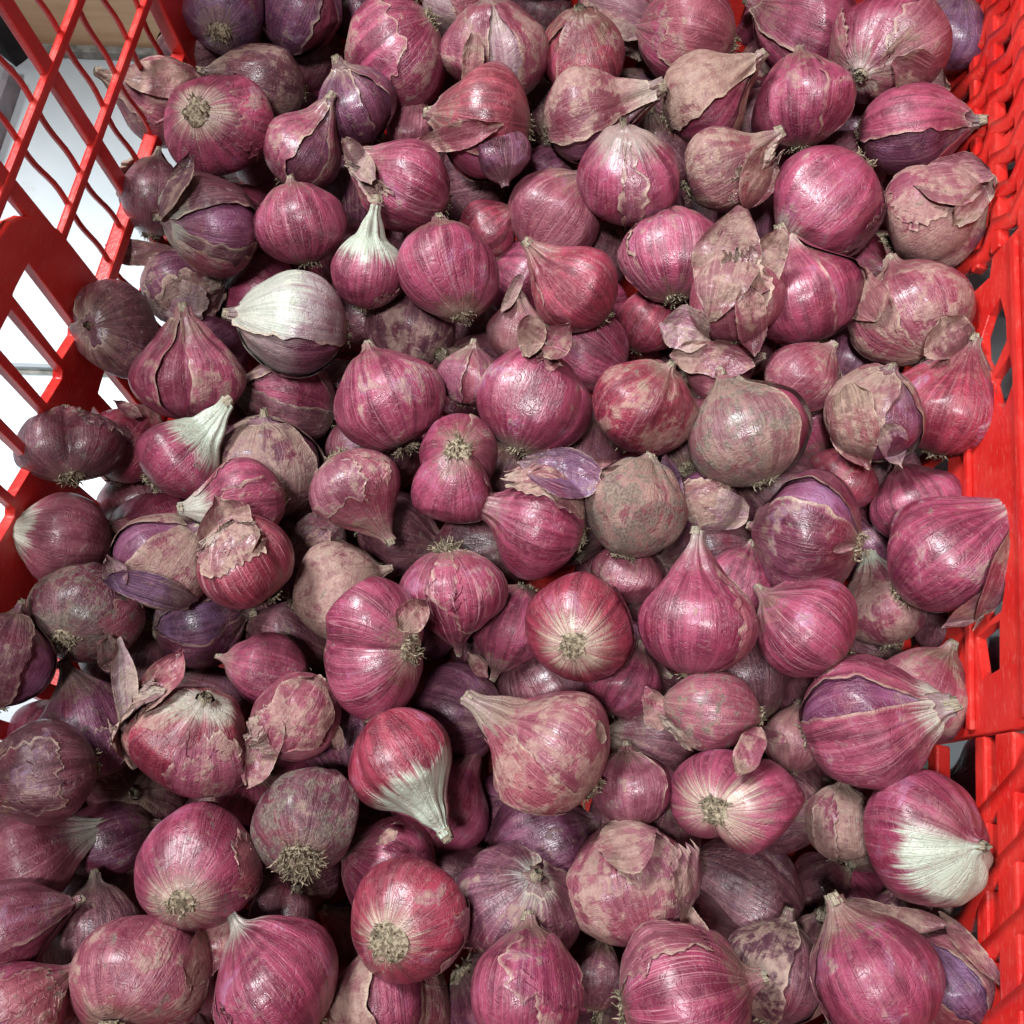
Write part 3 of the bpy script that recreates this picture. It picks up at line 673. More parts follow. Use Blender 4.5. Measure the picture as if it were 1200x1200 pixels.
S(482,385,48,80,0,'d',"dull tan-mauve shallot in shade below the big egg-shaped rosy one",dz=-.8,tan=.5)
S(338,475,50,165,5,'d',"dull mauve shallot lying sideways above the tan-brown one, neck to the left",asp=1.25,nl=.35,tan=.3)
S(398,455,34,50,0,'d',"small dark mauve shallot under the right end of the whitish papery one",dz=-.9)
S(550,442,38,80,10,'s',"small rose shallot with a creased tan skin, left of the one with the papery crown",tan=.4,dz=-.3,open=[(0,.2)])
S(627,472,66,72,-10,'m',"large pink shallot with a papery crown and a greenish white tip at its lower left",tan=.3,nl=.25,bloom=.9,rp=1,rt=.22,lobe=.5,flap=[(-10,30,.7,.97,.12)],side=(0,-1,0))
S(603,387,34,85,5,'t',"small shallot with a cream point between the crimson and the papery-crowned ones",dz=-.6,nl=.5)
S(690,415,48,150,0,'m',"plain rose-magenta shallot behind the papery crown",dz=-.5,vein=.6)
S(756,478,60,60,22,'r',"shiny round shallot, tan above with a raspberry red blotch below",tan=.55,nl=.1,bloom=.2)
S(762,378,40,60,0,'r',"dark crimson shallot in the gap behind the shiny tan and red one",dz=-.9)
S(875,510,66,112,-12,'t',"large tan shallot with a grey mouldy patch and a pink streak, near the centre right",tan=.62,dirt=.85,nl=.35,open=[(70,.22)],inner='m')
S(940,443,42,50,0,'s',"rose papery shallot just right of the large tan one with grey mould",tan=.3,dz=-.2,flap=[(120,26,.3,.8,.08)])
S(842,428,42,10,0,'s',"pink strip-skinned shallot behind the large tan mouldy one",dz=-.6,tan=.3)
S(1022,484,53,70,20,'t',"torn tan shallot with a dark hole in its skin, left of the glossy crimson drop",tan=.8,dirt=.4,nl=.15,open=[(40,.45)],inner='p')
S(1110,478,60,75,5,'r',"glossy crimson drop-shaped shallot close to the right wall, neck up",asp=1.02,nl=.5,tan=.08,bloom=.8,patch=[(75,18,.1,.8)])
S(80,522,54,92,-30,'d',"dark two-lobed shallot overhanging the left wall with a gap between brown and lilac halves",lobe=1.0,ld=90,asp=.95,nl=.1,tan=.35,dirt=.45,hair=1.2)
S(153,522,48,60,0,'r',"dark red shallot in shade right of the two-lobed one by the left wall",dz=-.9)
S(212,535,50,42,5,'m',"magenta shallot whose fluted greenish white neck points to the upper right",nl=.9,wn=1,nf=.50,tan=.1,hair=1.4,asp=1.02)
S(312,548,61,92,22,'d',"tan-brown dusty shallot below the fluted white neck",tan=.7,nl=.1,dirt=.2)
S(285,590,45,188,5,'m',"magenta shallot on its side, white-tipped neck to the left, above the papery-topped one",asp=1.2,nl=.6,wn=.7,nf=.70,tan=.15)
S(417,574,50,-62,5,'s',"smooth reddish-brown drop-shaped shallot with its blunt neck pointing down right",nl=.6,tan=.3,vein=.4)
S(534,556,62,-95,-60,'m',"two-lobed rose shallot with a round hairy root facing up in its cleft",lobe=1.3,ld=5,tan=.15,hair=1.4,rp=.5)
S(630,612,59,162,5,'m',"rose shallot with a peeled shell standing behind it like a lilac hood",nl=.6,asp=1.05,tan=.2,flap=[(62,38,.15,.80,.16)])
S(745,596,58,75,0,'t',"grey-tan grimy shallot in the centre, right of the hooded one",tan=.8,dirt=.8,nl=.1)
S(828,585,40,-15,10,'i',"small shallot in torn lilac and cream skin below the large tan mouldy one",tan=.35,flap=[(0,36,.25,.9,.12)],dz=-.2)
S(946,628,76,168,-14,'p',"big dark purple shallot with a lilac slit and its root at lower right",asp=.95,tan=.45,dirt=.35,open=[(42,.22)],nl=.12,inner='i',bloom=.6)
S(1072,592,50,110,0,'m',"rose shallot behind the big pink one at the right wall",dz=-.7)
S(1110,652,74,42,6,'m',"big bright pink shallot touching the right wall, with torn pale skin along its lower edge",nl=.4,tan=.3,bloom=.7,patch=[(95,22,.1,.8)],wn=.5,nf=.85)
S(75,630,52,168,5,'s',"rosy brown shallot by the left wall with a broad pale neck end on its left",asp=1.1,nl=.3,wn=.8,nf=.68,tan=.2)
S(195,660,56,50,20,'t',"tan and olive shallot with a folded lilac skin, left of the papery-topped rosy one",tan=.95,dirt=.3,nl=.1,open=[(-50,.3)],flap=[(130,36,.2,.75,.08)],inner='i')
S(292,658,54,118,12,'r',"rosy red shallot with a big upright fan of tan paper at its top left",vein=.9,tan=.2,nl=.15,flap=[(-12,48,.58,.97,.16)])
S(98,718,63,60,-48,'d',"dark dusty shallot near the left wall, its round root facing up at lower left",dirt=.7,tan=.35,rp=.15,patch=[(60,40,.2,.7)])
S(232,728,52,10,0,'p',"dark purple shallot with ripped skin under the tan and olive one",dz=-.6,open=[(0,.4)],inner='v',tan=.3)
S(368,635,36,40,0,'d',"small sooty shallot in the gap beside the papery-topped rosy one",dz=-.9,dirt=.9)
S(392,688,53,20,5,'t',"pale yellow-tan shallot lying under the two-lobed pink one",tan=.95,asp=1.15,nl=.3,dz=-.25)
S(438,754,74,172,-45,'m',"large two-lobed pink shallot with root and torn skin tab at its right side",lobe=1.3,ld=80,vein=.7,tan=.15,rp=.4,hair=1.2,patch=[(150,35,.06,.25)])
S(530,694,63,-82,-12,'m',"rosy shallot with long pale veins and a frayed root on top, neck pointing down",vein=1,nl=.35,tan=.15,hair=2.2,bloom=.7)
S(600,735,48,250,-5,'m',"plain rose shallot pressed against the left of the white-rooted crimson one",dz=-.1,asp=1.2,tan=.05)
S(681,732,64,70,-66,'r',"crimson shallot whose knobbly root in a white star faces the viewer, at the centre",rp=1,rt=.30,tan=.15,asp=1.1,hair=.8,bloom=.4)
S(735,672,40,70,0,'s',"dusty rose speckled shallot behind the white-rooted crimson one",tan=.45,dz=-.6)
S(812,728,66,86,4,'m',"tall drop-shaped rose shallot with a grey scar, neck pointing up",nl=.85,asp=1.12,tan=.12,wn=.5,nf=.86,patch=[(70,24,.12,.75)])
S(866,685,40,70,0,'m',"magenta shallot mostly hidden behind the tall drop-shaped one with the scar",dz=-.8)
S(943,738,62,140,6,'m',"smooth pink-magenta shallot with curved veins, right of the tall drop-shaped one",vein=.9,nl=.3,tan=.05,asp=1.05,bloom=.6)
S(1035,712,49,100,0,'s',"dusty tan-rose shallot with a small white neck, left of the big bright pink one",tan=.55,nl=.45,wn=.8,nf=.82,dz=-.5)
S(1085,818,60,60,5,'s',"reddish-brown shallot by the right wall behind the one with the long purple gap",dz=-.6,tan=.3)
S(1015,848,77,12,18,'m',"big rose shallot with a long purple gap in its skin and a white neck",tan=.25,nl=.35,wn=.8,nf=.82,open=[(-28,.28)],inner='i',bloom=.6)
S(835,832,46,172,4,'s',"long rose-brown shallot, soot stain at its right end, under the tall drop-shaped one",asp=1.35,tan=.4,dirt=.5,nl=.2,dz=-.1,flap=[(-60,22,.6,.95,.08)])
S(864,934,72,30,-62,'m',"wide two-lobed pink shallot with its pale root facing up and white flesh round it",lobe=1.4,ld=50,asp=1.05,rp=1,rt=.32,tan=.2,hair=.9)
S(738,925,44,95,0,'s',"small rose-brown shallot with a wrinkled neck beside the long-necked brown one",dz=-.5,tan=.3)
S(642,884,78,143,5,'s',"largest shallot, brownish mauve with a thick tan neck pointing to the upper left",asp=1.02,nl=.8,tan=.55,wn=.35,nf=.78,vein=.5,patch=[(-40,30,.2,.8)])
S(474,892,74,-58,8,'r',"crimson shallot with a broad fluted white neck pointing down right",nl=.45,wn=1,nf=.52,tan=.08,asp=1.02,bloom=.6,side=(1,.2,0))
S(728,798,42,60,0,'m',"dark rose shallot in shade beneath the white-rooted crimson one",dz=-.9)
S(228,866,71,80,50,'r',"blotchy red and cream shallot with a standing strip of skin at its left",tan=.55,nl=.12,wn=.6,nf=.8,flap=[(-95,24,.25,.95,.16)],patch=[(20,40,.4,.8)],bloom=.2)
S(345,838,50,215,8,'s',"shallot in rumpled rose-brown paper with a torn hanging end at lower left",asp=1.2,tan=.45,nl=.2,dz=-.1,flap=[(0,40,.55,.97,.12)],hair=1.3)
S(314,782,46,170,0,'m',"mauve-rose shallot behind the rumpled brown paper one",dz=-.6)
S(108,855,60,112,6,'p',"purple-mauve drop-shaped shallot at the left, neck pointing up",nl=.55,tan=.2,vein=.4)
S(2,775,58,80,0,'d',"dull brown shallot cut by the left frame edge just below the red wall",tan=.35,dirt=.2)
S(50,906,56,192,5,'d',"brown-skinned shallot with a violet glint, lying at the left frame edge",asp=1.2,tan=.35,nl=.2,bloom=.8)
S(32,1003,56,30,6,'s',"tan-patched shallot at the left frame edge, its grey-green neck pointing upper right",nl=.75,tan=.35,wn=.6,nf=.74,bloom=.4)
S(12,1086,55,20,5,'s',"mauve-pink shallot cut by the left frame edge, its wrinkled neck pointing right",nl=.4,tan=.25,bloom=.6)
S(233,1011,74,70,-52,'m',"round purple-pink shallot with a flat grey root facing up, lower left of the heap",rp=.8,rt=.22,tan=.2,bloom=.5,hair=.5,patch=[(60,34,.3,.6)])
S(362,962,66,80,-42,'d',"dark grimy shallot with a large mossy tangle of roots",dirt=1,tan=.3,hair=1.7,nroot=190,rsize=.38,dz=-.2)
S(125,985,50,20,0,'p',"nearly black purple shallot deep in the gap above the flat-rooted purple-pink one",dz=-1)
S(110,1100,62,100,0,'d',"dull rose-brown shallot behind the tan-mauve one at the lower left",dz=-.6,tan=.3)
S(168,1142,74,70,-32,'s',"large tan-mauve shallot with peeling paper on its right and the root below, lower left",tan=.5,nl=.2,flap=[(70,30,.3,.9,.10)])
S(18,1185,60,40,0,'m',"rosy shallot in the lower left corner of the photograph",tan=.3,patch=[(0,40,.4,.8)])
S(322,1152,77,132,6,'m',"large magenta shallot with a white neck end at its upper left, at the bottom edge",nl=.3,tan=.12,wn=.6,nf=.80,bloom=.8,patch=[(-60,20,.3,.6)])
S(458,1018,60,160,0,'m',"plain rose shallot directly above the one with the knobbly yellow root",vein=.6,dz=-.3,tan=.1)
S(482,1080,71,40,-55,'r',"purple-crimson shallot with a knobbly yellow root facing up, near the bottom edge",rp=1,rt=.22,tan=.2,hair=1.0,bloom=.5,rsize=.32)
S(462,1172,73,100,0,'t',"tan-mauve dusty shallot at the bottom edge under the knobbly yellow root",tan=.75,dz=-.15)
S(610,1065,70,65,55,'p',"dark purple shallot whose round neck faces up out of a split brown shell",nl=.15,open=[(180,.7)],inner='p',tan=.35,wn=.5,nf=.84)
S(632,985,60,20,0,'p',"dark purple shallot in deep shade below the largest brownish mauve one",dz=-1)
S(738,1037,70,105,5,'s',"rose-brown shallot with ragged tan paper on top and a curled shred at lower right",tan=.5,patch=[(30,42,.5,.95)],flap=[(70,30,.15,.6,.08)],dz=-.2)
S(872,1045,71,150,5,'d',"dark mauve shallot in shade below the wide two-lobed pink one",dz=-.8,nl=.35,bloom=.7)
S(985,965,43,80,10,'t',"small grey-tan shallot with papery wrinkled skin left of the white-based magenta one",tan=.8,dirt=.4,dz=-.5)
S(1086,985,77,-8,42,'m',"magenta shallot with a wide white fluted base round its neck, at the right wall",nl=.12,wn=1,nf=.56,side=(.2,.95,0),tan=.05,bloom=.5,asp=.98)
S(1085,1092,66,80,0,'d',"brown papery shallot under the white-based magenta one by the right wall",dz=-.6,tan=.6)
S(1022,1152,79,112,5,'m',"large pink drop-shaped shallot at the bottom right, pale skin edge on its left",nl=.35,tan=.2,patch=[(-75,18,.1,.8)],bloom=.5)
S(1118,1150,56,120,0,'s',"tan shell split open on a dull violet clove, bottom right corner by the wall",tan=.6,open=[(0,.42)],inner='v',dz=-.15)
S(912,1140,60,70,5,'d',"brownish tan shallot left of the large pink drop-shaped one at the bottom right",tan=.65,dz=-.35,open=[(30,.35)])
S(800,1168,88,10,0,'m',"wide rose shallot with curved pale veins at the bottom edge",vein=1,tan=.1,asp=.95)
S(613,1165,71,85,-5,'m',"smooth rose shallot at the bottom edge below the split brown shell",asp=1.1,vein=.4,tan=.15,bloom=.4)
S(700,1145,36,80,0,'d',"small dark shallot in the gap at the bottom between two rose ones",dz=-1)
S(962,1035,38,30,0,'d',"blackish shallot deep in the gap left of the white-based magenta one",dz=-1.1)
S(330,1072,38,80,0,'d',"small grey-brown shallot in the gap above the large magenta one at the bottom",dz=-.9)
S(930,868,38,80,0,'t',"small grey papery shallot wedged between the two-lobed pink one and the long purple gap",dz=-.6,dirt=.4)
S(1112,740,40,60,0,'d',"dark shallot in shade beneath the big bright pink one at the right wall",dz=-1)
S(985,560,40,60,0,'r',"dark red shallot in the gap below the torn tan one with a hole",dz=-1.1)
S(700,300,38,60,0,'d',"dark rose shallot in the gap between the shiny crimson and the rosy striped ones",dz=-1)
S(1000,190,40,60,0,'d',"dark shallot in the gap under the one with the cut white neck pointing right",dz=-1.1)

for k, fx in enumerate((250, 345, 440, 535, 625, 715, 805, 895, 985, 1075)):
    S(fx, -62 - 8 * (k % 2), 50, (k * 77) % 360, 10 - 5 * (k % 5), 'smdsp'[k % 5], 'shallot lying against the far end wall, cut off by the top edge of the photograph', grp='shallots along the far end wall')
# --- settle the pile: every bulb keeps its place on the heap and moves up or down until neighbours only touch
RNG = np.random.default_rng(7)
def img_dir(ang, el):
    a, e = math.radians(ang), math.radians(el)
    d = np.array([math.cos(a) * math.cos(e), -math.sin(a) * math.cos(e), -math.sin(e)])       # x right, y down, z away
    return d
for b in T:
    rr = ray(b['x'], b['y']); z = -0.012 + 0.024 * b.get('dz', 0)
    b['ray'] = rr; b['dep'] = (z - CAMH) / rr[2]; b['rad'] = b['r'] / F * (1.045 if b['r'] < 62 else 1.0)
    # local axes of the picture at this place
    b['w'] = b.get('dz', 0)
for it in range(160):
    moved = 0
    for i in range(len(T)):
        for j in range(i + 1, len(T)):
            a, c = T[i], T[j]
            if abs(a['x'] - c['x']) > 190 or abs(a['y'] - c['y']) > 190: continue
            pa = a['ray'] * a['dep']; pc = c['ray'] * c['dep']; d = np.linalg.norm(pa - pc)
            need = 0.86 * (a['rad'] * a['dep'] + c['rad'] * c['dep'])
            if d < need:
                g_ = (need - d) * 0.25
                ka = .5 + .5 * np.sign(c['w'] - a['w']); kc = 1 - ka
                if a['w'] == c['w']:
                    s_ = 1 if a['dep'] >= c['dep'] else 0; ka, kc = (.6, -.4) if s_ else (-.4, .6)
                a['dep'] += g_ * ka; c['dep'] += g_ * kc; moved += 1
    for b in T: b['dep'] = min(max(b['dep'], (0.012 - CAMH) / b['ray'][2]), (-0.060 - CAMH) / b['ray'][2])
    if not moved: break

GROUP = 'shallots heaped in the red crate'
def cam2world(d): return WX @ d, WY @ d, WZ @ d
def frame_for(axis_img, pos):
    """rotation whose z is the neck direction, x turned to the viewer as far as the neck allows"""
    view = -(pos - CAMPOS) / np.linalg.norm(pos - CAMPOS)
    # picture axes at this spot: looking along the ray to it
    fwd = -view; right = WXc - fwd * (WXc @ fwd); right /= np.linalg.norm(right); down = np.cross(fwd, right)
    z = right * axis_img[0] + down * axis_img[1] + fwd * axis_img[2]; z /= np.linalg.norm(z)
    x = view - z * (view @ z)
    if np.linalg.norm(x) < 1e-3: x = right
    x /= np.linalg.norm(x); y = np.cross(z, x)
    return np.stack([x, y, z], 1)
WXc = np.array([WX[0], WY[0], WZ[0]])        # picture's rightward direction in the world

SHREDS = {(858, 352): [(846, 312, 56, 116, 80, 0.3, 't'), (806, 386, 46, 54, 160, 0.2, 'w'), (838, 420, 36, 92, -5, 0.1, 's'), (896, 310, 34, 70, 70, 0.3, 't'), (880, 372, 30, 74, -75, 0.15, 's')], (627, 472): [(622, 398, 26, 46, 80, 0.35, 't'), (652, 402, 30, 44, 55, 0.4, 's')], (292, 658): [(268, 622, 66, 70, 120, 0.3, 't')], (850, 198): [(886, 208, 34, 66, -105, 0.15, 't')], (1110, 652): [(1163, 672, 24, 120, -115, 0.1, 's'), (1135, 712, 24, 70, -150, 0.15, 'w')], (228, 866): [(148, 815, 20, 110, 100, 0.3, 'w'), (185, 800, 34, 80, 60, 0.15, 's')], (345, 838): [(312, 878, 36, 80, -110, 0.3, 's'), (352, 835, 62, 86, 240, 0.08, 's')], (630, 612): [(655, 556, 44, 90, -15, 0.12, 'v')], (828, 585): [(838, 596, 40, 72, -10, 0.15, 'w'), (786, 572, 26, 70, 100, 0.2, 'v')], (1022, 484): [(1006, 500, 50, 92, -70, 0.12, 't'), (1045, 520, 30, 50, -60, 0.2, 'w')], (1072, 366): [(1112, 392, 46, 44, -60, 0.35, 't'), (1012, 345, 44, 70, 120, 0.15, 't')], (195, 660): [(175, 690, 34, 100, 165, 0.15, 'v'), (140, 672, 24, 40, 110, 0.35, 'w')], (474, 218): [(424, 190, 22, 52, 125, 0.3, 'w')], (188, 118): [(190, 93, 30, 84, 0, 0.1, 't')], (212, 335): [(205, 348, 46, 66, -20, 0.15, 'w')], (1118, 1150): [(1060, 1078, 24, 120, -12, 0.1, 't'), (1145, 1120, 22, 90, -60, 0.15, 't')], (738, 1037): [(738, 990, 52, 64, 20, 0.12, 't'), (808, 1078, 20, 52, -60, 0.4, 't')], (168, 1142): [(236, 1110, 42, 88, 75, 0.25, 's'), (222, 1072, 20, 30, 80, 0.5, 's')], (438, 754): [(483, 722, 30, 44, 50, 0.3, 's')], (566, 142): [(530, 158, 22, 100, 10, 0.12, 's')], (1092, 258): [(1108, 213, 46, 76, 5, 0.12, 't'), (1135, 238, 26, 56, 60, 0.25, 'w')], (835, 832): [(768, 830, 26, 48, 110, 0.3, 's')], (864, 934): [(880, 884, 26, 56, 60, 0.3, 's')], (725, 12): [(725, 14, 46, 70, -20, 0.2, 'w')], (98, 718): [(128, 765, 22, 40, -80, 0.4, 'w')], (247, 257): [(212, 222, 16, 76, 60, 0.2, 'd')], (180, 232): [(170, 296, 24, 92, 172, 0.1, 't')], (1032, 58): [(1080, 85, 40, 64, -20, 0.1, 't')], (577, 64): [(555, 80, 22, 70, -95, 0.1, 't')]}
def build(b, idx, pos, R, Rm):
    rng = np.random.default_rng(1000 + idx * 17)
    U = rng.uniform
    asp = b.get('asp', U(.98, 1.16)) * U(.97, 1.03); nl = b.get('nl', 0.25)
    sh = Shape(rng, asp, nl, b.get('lobe', 0) or (U(.3, .7) if U(0, 1) < .3 and nl < .5 else 0), U(-1, 1), 0.7 + 0.9 * b.get('tan', .2), 0.10 + .2 * nl, b.get('ld'))
    base = pos - Rm[:, 2] * sh.z0 * R
    e = empty('shallot', (0, 0, 0), b['label'], 'shallot', b.get('grp', GROUP))
    e.matrix_world = Matrix.Translation(Vector(base)) @ Matrix([list(r) for r in Rm]).to_4x4()
    seed = U(0, 60); pal = b['pal']; tan = max(b.get('tan', .2), .12) + U(0, .22); dirt = b.get('dirt', .34 if b['x'] < 430 else .18) + U(0, .28)
    side = b.get('side', (0, 0, 0)); side = (0, 0, 0) if side == 0 else side
    if side == (0, 0, 0): side = (0, 0, 0.55)
    common = dict(np_=b.get('wn', .15), nfrom=b.get('nf', .84), rp=b.get('rp', .35), rto=b.get('rt', .13), vein=b.get('vein', .3) * .58,
                  bloom=b.get('bloom', .3), side=side)
    if not b.get('open') and not b.get('patch') and not b.get('flap') and b.get('dz', 0) > -.6 and b['el'] > -40 and b.get('wn', 0) < .6 and U(0, 1) < .35 and not any(k in b['label'] for k in ('smooth', 'plain', 'veins', 'grimy', 'stripe')):
        b['open'] = [(U(-70, 70), U(.2, .42))]; b['inner'] = 'i' if U(0, 1) < .4 else 'm'
    opened = bool(b.get('open'))
    small = b.get('dz', 0) <= -.6
    v, f, at = body_mesh(sh, R, 60 if small else 90, 44 if small else 62)
    body = meshobj('bulb', v, f, M_SKIN, e, attrs=at)
    skinprops(body, b.get('inner', pal) if opened else pal, seed, (tan * .15 if opened else tan), dirt * (.5 if opened else 1), **dict(common, np_=common['np_'] * (.35 if opened else 1)))
    def jt(c):  # slight individual tint
        A, B = PAL[c]; k = U(.88, 1.12, 3); return tuple(np.array(A) * k), tuple(np.array(B) * k)
    for c, w in b.get('open', ()):
        v, f, at = skin_sheet(sh, R, rng, 'open', math.radians(c), w, 0.05, 0.93, 0.018, 0.10, 96, 48, 0.035)
        o = meshobj('papery_skin', v, f, M_SKIN, e, attrs=at); skinprops(o, jt(pal), seed + 9, max(tan, .25), dirt, dry=.06, **common)
    pl = list(b.get('patch', ()))
    if not pl and b.get('wn', 0) < .8 and not opened and not small and not b.get('flap') and U(0, 1) < .6:
        for _ in range(2 if U(0, 1) < .3 else 1): pl.append((U(-130, 130), U(25, 60), *( (U(.03, .3), U(.5, .8)) if U(0, 1) < .5 else (U(.4, .55), U(.85, .95)))))
    lay = 0.035 if opened else 0.0
    for q in pl:
        c, w, a0, a1 = q
        v, f, at = skin_sheet(sh, R, rng, 'patch', math.radians(c), math.radians(w), a0, a1, 0.006, 0.030, 44, 44, 0.045, lay); lay += 0.030
        o = meshobj('papery_skin', v, f, M_SKIN, e, attrs=at)
        cm = dict(common); cm['np_'] = common['np_'] * .6
        skinprops(o, jt('s' if U(0, 1) < .6 else pal), seed + 21 + c, max(tan, .45), dirt, dry=.1, **cm)
    for c, w, a0, a1, cu in b.get('flap', ()):
        v, f, at = skin_sheet(sh, R, rng, 'flap', math.radians(c), math.radians(w), a0, a1, 0.012, cu * .8, 44, 44, 0.055, lay); lay += .03
        o = meshobj('skin_flap', v, f, M_SKIN, e, attrs=at); skinprops(o, jt('t'), seed + 33, .8, dirt, np_=.4, nfrom=.7, rp=0, dry=.2, bloom=.2, vein=.5)
    for (dx, dy, cr, ca, ce, cp) in b.get('cl', ()):
        s2 = Shape(rng, 1.0, .25, 0, U(-1, 1), .6, .05); dep = b['dep'] * 0.985
        p2 = ray(b['x'] + dx, b['y'] + dy) * dep + CAMPOS; R2 = cr / F * dep; Rm2 = frame_for(img_dir(ca, ce), p2)
        v, f, at = body_mesh(s2, R2, 60, 48); v = (v - [0, 0, s2.z0 * R2]) @ Rm2.T + p2 - base; v = v @ Rm
        o = meshobj('clove', v, f, M_SKIN, e, attrs=at); skinprops(o, cp, seed + 5, .2, .1, bloom=.6)
    for (sx, sy, w_, h_, sa, cu, sp) in SHREDS.get((b['x'], b['y']), ()):
        P, f, at = shred(b['r'] * 1.03, rng, sx - b['x'], sy - b['y'], w_ * 1.15, h_ * 1.1, sa, cu, 0.10)
        fwd = (pos - CAMPOS) / np.linalg.norm(pos - CAMPOS); right = WXc - fwd * (WXc @ fwd); right /= np.linalg.norm(right); down = np.cross(fwd, right)
        P = (P @ np.stack([right, down, -fwd])) * (b['dep'] / F) + pos - base
        o = meshobj('skin_flap', P @ Rm, f, M_SKIN, e, attrs=at)
        skinprops(o, jt(sp), seed + sx, .3 if sp in 'iv' else .7, dirt, np_=0, rp=0, dry=.15, bloom=.2, vein=.4)
    hair = b.get('hair', .8) * .75
    v, f = root_tuft(sh, R, rng, 14 if small else int(b.get('nroot', 26 + 26 * hair)), 0.10 + .075 * hair, b.get('rsize', 0.21 + .05 * U(0, 1)))
    meshobj('root', v, f, M_ROOT, e)
    v, f, at = neck_stub(sh, R, rng, 0.02 + .07 * U(0, 1))
    meshobj('neck_tip', v, f, M_NECK, e, attrs=at)
    return e

for i, b in enumerate(T):
    pos = CAMPOS + b['ray'] * b['dep']; R = b['rad'] * b['dep']
    b['pos'] = pos; b['R'] = R
    build(b, i, pos, R, frame_for(img_dir(b['ang'], b['el']), pos))

# --- deeper layers, seen only in the dark gaps: copies of a few bulbs, tinted dark to deepen the gap shade
def rand_rot(rng):
    q = rng.normal(size=4); q /= np.linalg.norm(q); w, x, y, z = q
    return np.array([[1-2*(y*y+z*z), 2*(x*y-z*w), 2*(x*z+y*w)], [2*(x*y+z*w), 1-2*(x*x+z*z), 2*(y*z-x*w)], [2*(x*z-y*w), 2*(y*z+x*w), 1-2*(x*x+y*y)]])
protos = []
def copy_tree(root):
    r = root.copy(); COL.objects.link(r)
    for ch in root.children:
        c = ch.copy(); COL.objects.link(c); c.parent = r
        if ch.name.startswith('bulb'): c['seed'] = float(RNG.uniform(0, 60))
    return r
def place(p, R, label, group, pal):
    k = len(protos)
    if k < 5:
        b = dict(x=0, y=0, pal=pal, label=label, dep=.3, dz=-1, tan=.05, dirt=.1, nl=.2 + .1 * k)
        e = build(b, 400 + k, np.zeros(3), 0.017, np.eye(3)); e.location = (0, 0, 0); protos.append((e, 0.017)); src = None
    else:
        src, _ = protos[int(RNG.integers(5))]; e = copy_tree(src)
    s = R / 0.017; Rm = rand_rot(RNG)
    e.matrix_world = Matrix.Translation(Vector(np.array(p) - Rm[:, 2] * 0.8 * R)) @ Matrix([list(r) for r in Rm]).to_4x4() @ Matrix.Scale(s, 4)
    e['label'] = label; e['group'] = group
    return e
tops = [(b['pos'], b['R']) for b in T]; placed = []
GRID = np.zeros((340, 340), bool)            # what the picture already shows covered, 4 px cells with a margin
gx, gy = np.meshgrid(np.arange(340) * 4 - 80, np.arange(340) * 4 - 80)
for b in T: GRID |= (gx - b['x']) ** 2 + (gy - b['y']) ** 2 < (b['r'] * 0.98) ** 2
def seen(p, R):
    q = p - CAMPOS; c = WX * q[0] + WY * q[1] + WZ * q[2]; u = 600 + F * c[0] / c[2]; v = 600 + F * c[1] / c[2]; rp = R / c[2] * F
    m = ((gx - u) ** 2 + (gy - v) ** 2 < rp ** 2) & ~GRID & (gx > -10) & (gx < 1210) & (gy > -10) & (gy < 1210)
    return int(m.sum()), m, u, v
LAND = [(252,146,'the white-rooted glossy shallot'),(566,142,'the curled crimson shallot'),(735,205,'the round pink shallot with a tan streak'),
 (826,113,'the dusty tan shallot'),(1032,58,'the big shallot with a ringed neck'),(247,257,'the round split mauve shallot'),(345,380,'the whitish papery shallot'),
 (530,318,'the egg-shaped rosy shallot'),(672,340,'the shiny crimson shallot'),(935,350,'the shaggy papered shallot'),(1072,366,'the rose shallot with scruffy root'),
 (875,510,'the large tan mouldy shallot'),(627,472,'the papery-crowned shallot'),(756,478,'the shiny tan and red shallot'),(212,535,'the shallot with fluted neck'),
 (534,556,'the two-lobed rooty rose shallot'),(630,612,'the hooded rose shallot'),(945,628,'the large dark purple shallot'),(1110,652,'the big bright pink shallot'),
 (438,754,'the two-lobed pink shallot'),(681,732,'the white-rooted crimson shallot'),(812,725,'the tall scarred shallot'),(1015,848,'the shallot with a long gap'),
 (642,884,'the largest brownish shallot'),(474,892,'the crimson shallot with white neck'),(864,934,'the wide two-lobed shallot'),(228,866,'the blotchy cream shallot'),
 (233,1011,'the flat-rooted purple-pink shallot'),(362,962,'the shallot with mossy roots'),(482,1080,'the knobbly yellow-rooted shallot'),(1086,985,'the white-based magenta shallot'),
 (1022,1152,'the pink drop-shaped shallot'),(322,1152,'the large magenta shallot at the bottom'),(98,718,'the dark dusty shallot'),(80,522,'the dark two-lobed shallot'),
 (967,236,'the smooth pink shallot'),(463,58,'the fat magenta shallot'),(610,1065,'the split brown shell'),(738,1037,'the shallot with curled shred')]
def gap_label(u, v):
    lx, ly, nm = min(LAND, key=lambda l: (l[0] - u) ** 2 + (l[1] - v) ** 2)
    k = int(((math.degrees(math.atan2(ly - v, u - lx)) + 22.5) % 360) // 45)
    d = ['right of', 'upper right of', 'just above', 'upper left of', 'left of', 'lower left of', 'just below', 'lower right of'][k]
    return 'dark shallot in the gap ' + d + ' ' + nm
used_labels = set()
cand = []
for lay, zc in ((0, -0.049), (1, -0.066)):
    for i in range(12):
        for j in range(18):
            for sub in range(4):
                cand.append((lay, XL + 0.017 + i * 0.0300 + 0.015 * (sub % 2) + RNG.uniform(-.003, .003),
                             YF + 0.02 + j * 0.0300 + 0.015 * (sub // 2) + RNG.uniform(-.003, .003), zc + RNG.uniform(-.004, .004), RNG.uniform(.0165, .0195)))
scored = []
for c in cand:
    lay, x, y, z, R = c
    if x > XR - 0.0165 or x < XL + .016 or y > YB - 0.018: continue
    scored.append((lay, -seen(np.array([x, y, z]), R)[0], c))
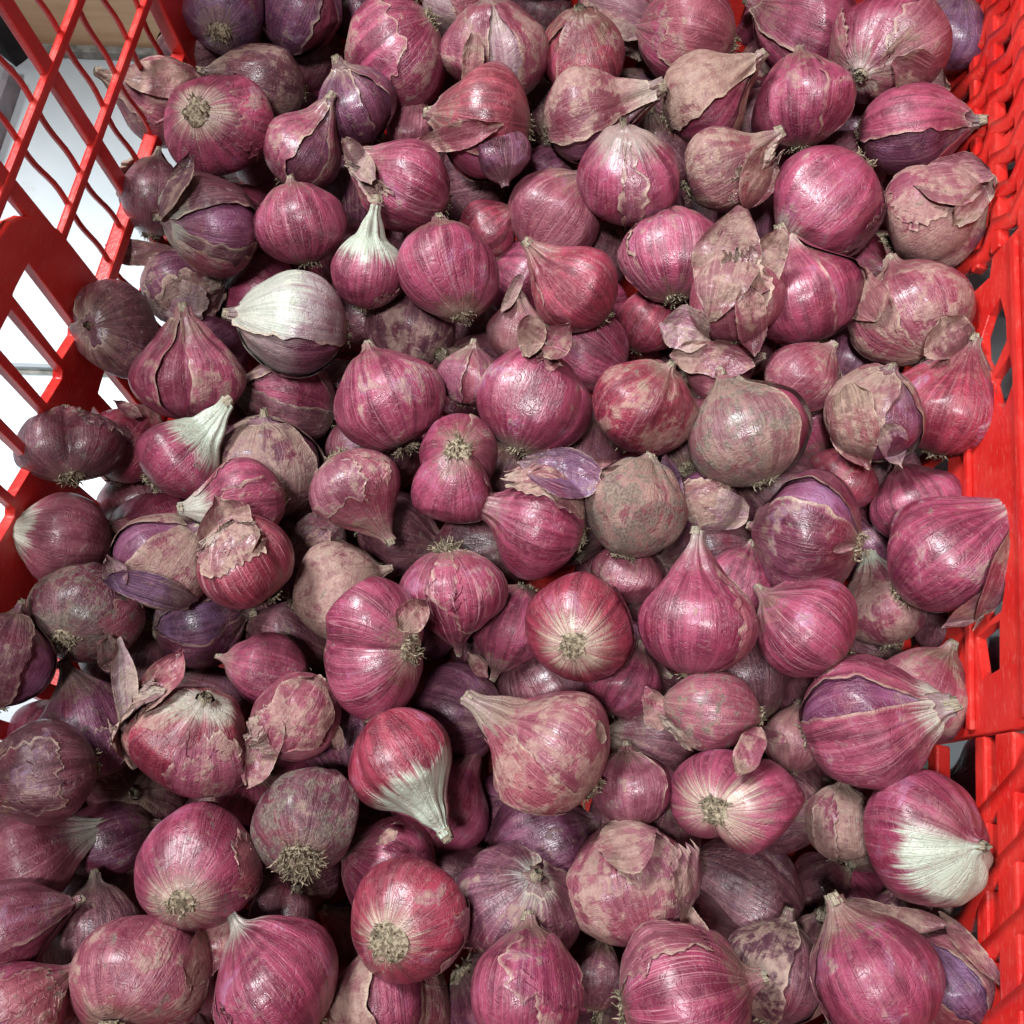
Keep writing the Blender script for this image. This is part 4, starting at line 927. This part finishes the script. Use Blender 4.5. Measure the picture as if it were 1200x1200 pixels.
scored.sort(key=lambda q: (q[0], q[1]))
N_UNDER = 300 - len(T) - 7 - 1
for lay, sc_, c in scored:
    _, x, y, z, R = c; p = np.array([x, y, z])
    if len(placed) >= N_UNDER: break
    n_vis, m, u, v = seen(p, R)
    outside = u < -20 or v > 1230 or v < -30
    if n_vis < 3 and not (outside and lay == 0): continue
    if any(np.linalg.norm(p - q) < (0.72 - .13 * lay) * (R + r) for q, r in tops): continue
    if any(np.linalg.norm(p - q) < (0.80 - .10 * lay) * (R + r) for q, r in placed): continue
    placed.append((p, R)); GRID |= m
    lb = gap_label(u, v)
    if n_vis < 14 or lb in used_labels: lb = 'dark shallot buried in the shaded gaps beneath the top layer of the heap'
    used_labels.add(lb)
    place(p, R, lb, GROUP if n_vis >= 14 and 'buried' not in lb else 'shallots buried beneath the top layer', 'dpddm'[len(placed) % 5])  # mostly dark tints, adding shade to the gaps by colour
print('UNDER', len(placed), 'TOP', len(T))
# a row beyond the far frame edge and loose bulbs outside the right wall
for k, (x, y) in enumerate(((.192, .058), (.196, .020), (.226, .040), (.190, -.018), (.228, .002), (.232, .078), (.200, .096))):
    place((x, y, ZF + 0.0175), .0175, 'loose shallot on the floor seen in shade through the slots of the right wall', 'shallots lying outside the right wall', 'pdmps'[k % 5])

# --- loose shreds of dry skin lying on the heap
def scrap(x, y, w, h, ang, pal, label, up=0.004):
    near = min(T, key=lambda b: (b['x'] - x) ** 2 + (b['y'] - y) ** 2)
    rng = np.random.default_rng(int(x * 7 + y)); dep = near['dep']
    P, f, at = shred(near['r'] * 1.05, rng, x - near['x'], y - near['y'], w, h, ang, .25, 0.1, (16, 20))
    pos = near['pos']; fwd = (pos - CAMPOS) / np.linalg.norm(pos - CAMPOS); right = WXc - fwd * (WXc @ fwd); right /= np.linalg.norm(right); down = np.cross(fwd, right)
    P = (P @ np.stack([right, down, -fwd])) * (dep / F) + pos; c = P.mean(0)
    o = meshobj('skin_scrap', P - c, f, M_SKIN, None, attrs=at); o.location = c
    skinprops(o, pal, x % 60, .8, .25, rp=0, dry=.2, bloom=.1)
    o['label'] = label; o['category'] = 'skin scrap'; o['group'] = 'loose scraps of dry shallot skin'
for q in ((728, 270, 12, 20, 80, 'w', 'tiny cream flake under the round pink shallot with the tan streak'),
          (600, 345, 14, 50, 60, 'w', 'thin pale curl of skin between the egg-shaped rosy and the shiny crimson shallots'),
          (700, 545, 14, 46, 10, 't', 'tan sliver of skin above the grimy grey-tan shallot in the centre'),
          (372, 632, 20, 34, 40, 'd', 'dark scrap of skin beside the papery-topped rosy shallot'),
          (560, 778, 18, 36, 130, 't', 'pale green-tan scrap of skin above the thick neck of the largest shallot'),
          (905, 862, 16, 38, -20, 's', 'pink scrap of skin above the wide two-lobed shallot'),
          (452, 985, 14, 26, 30, 't', 'small tan flake under the broad fluted white neck'),
          (690, 1000, 10, 30, 70, 't', 'narrow brown sliver beside the shallot with ragged tan paper on top'),
          (700, 860, 12, 26, 100, 't', 'small brown flake at the right shoulder of the largest shallot'),
          (985, 640, 12, 26, 20, 't', 'small tan flake on the large dark purple shallot'),
          (395, 865, 14, 30, 90, 't', 'small tan flake at the left of the crimson shallot with white neck'),
          (150, 480, 16, 34, 150, 's', 'rose flake caught between the dark two-lobed shallot and the fluted-necked one')):
    scrap(*q)
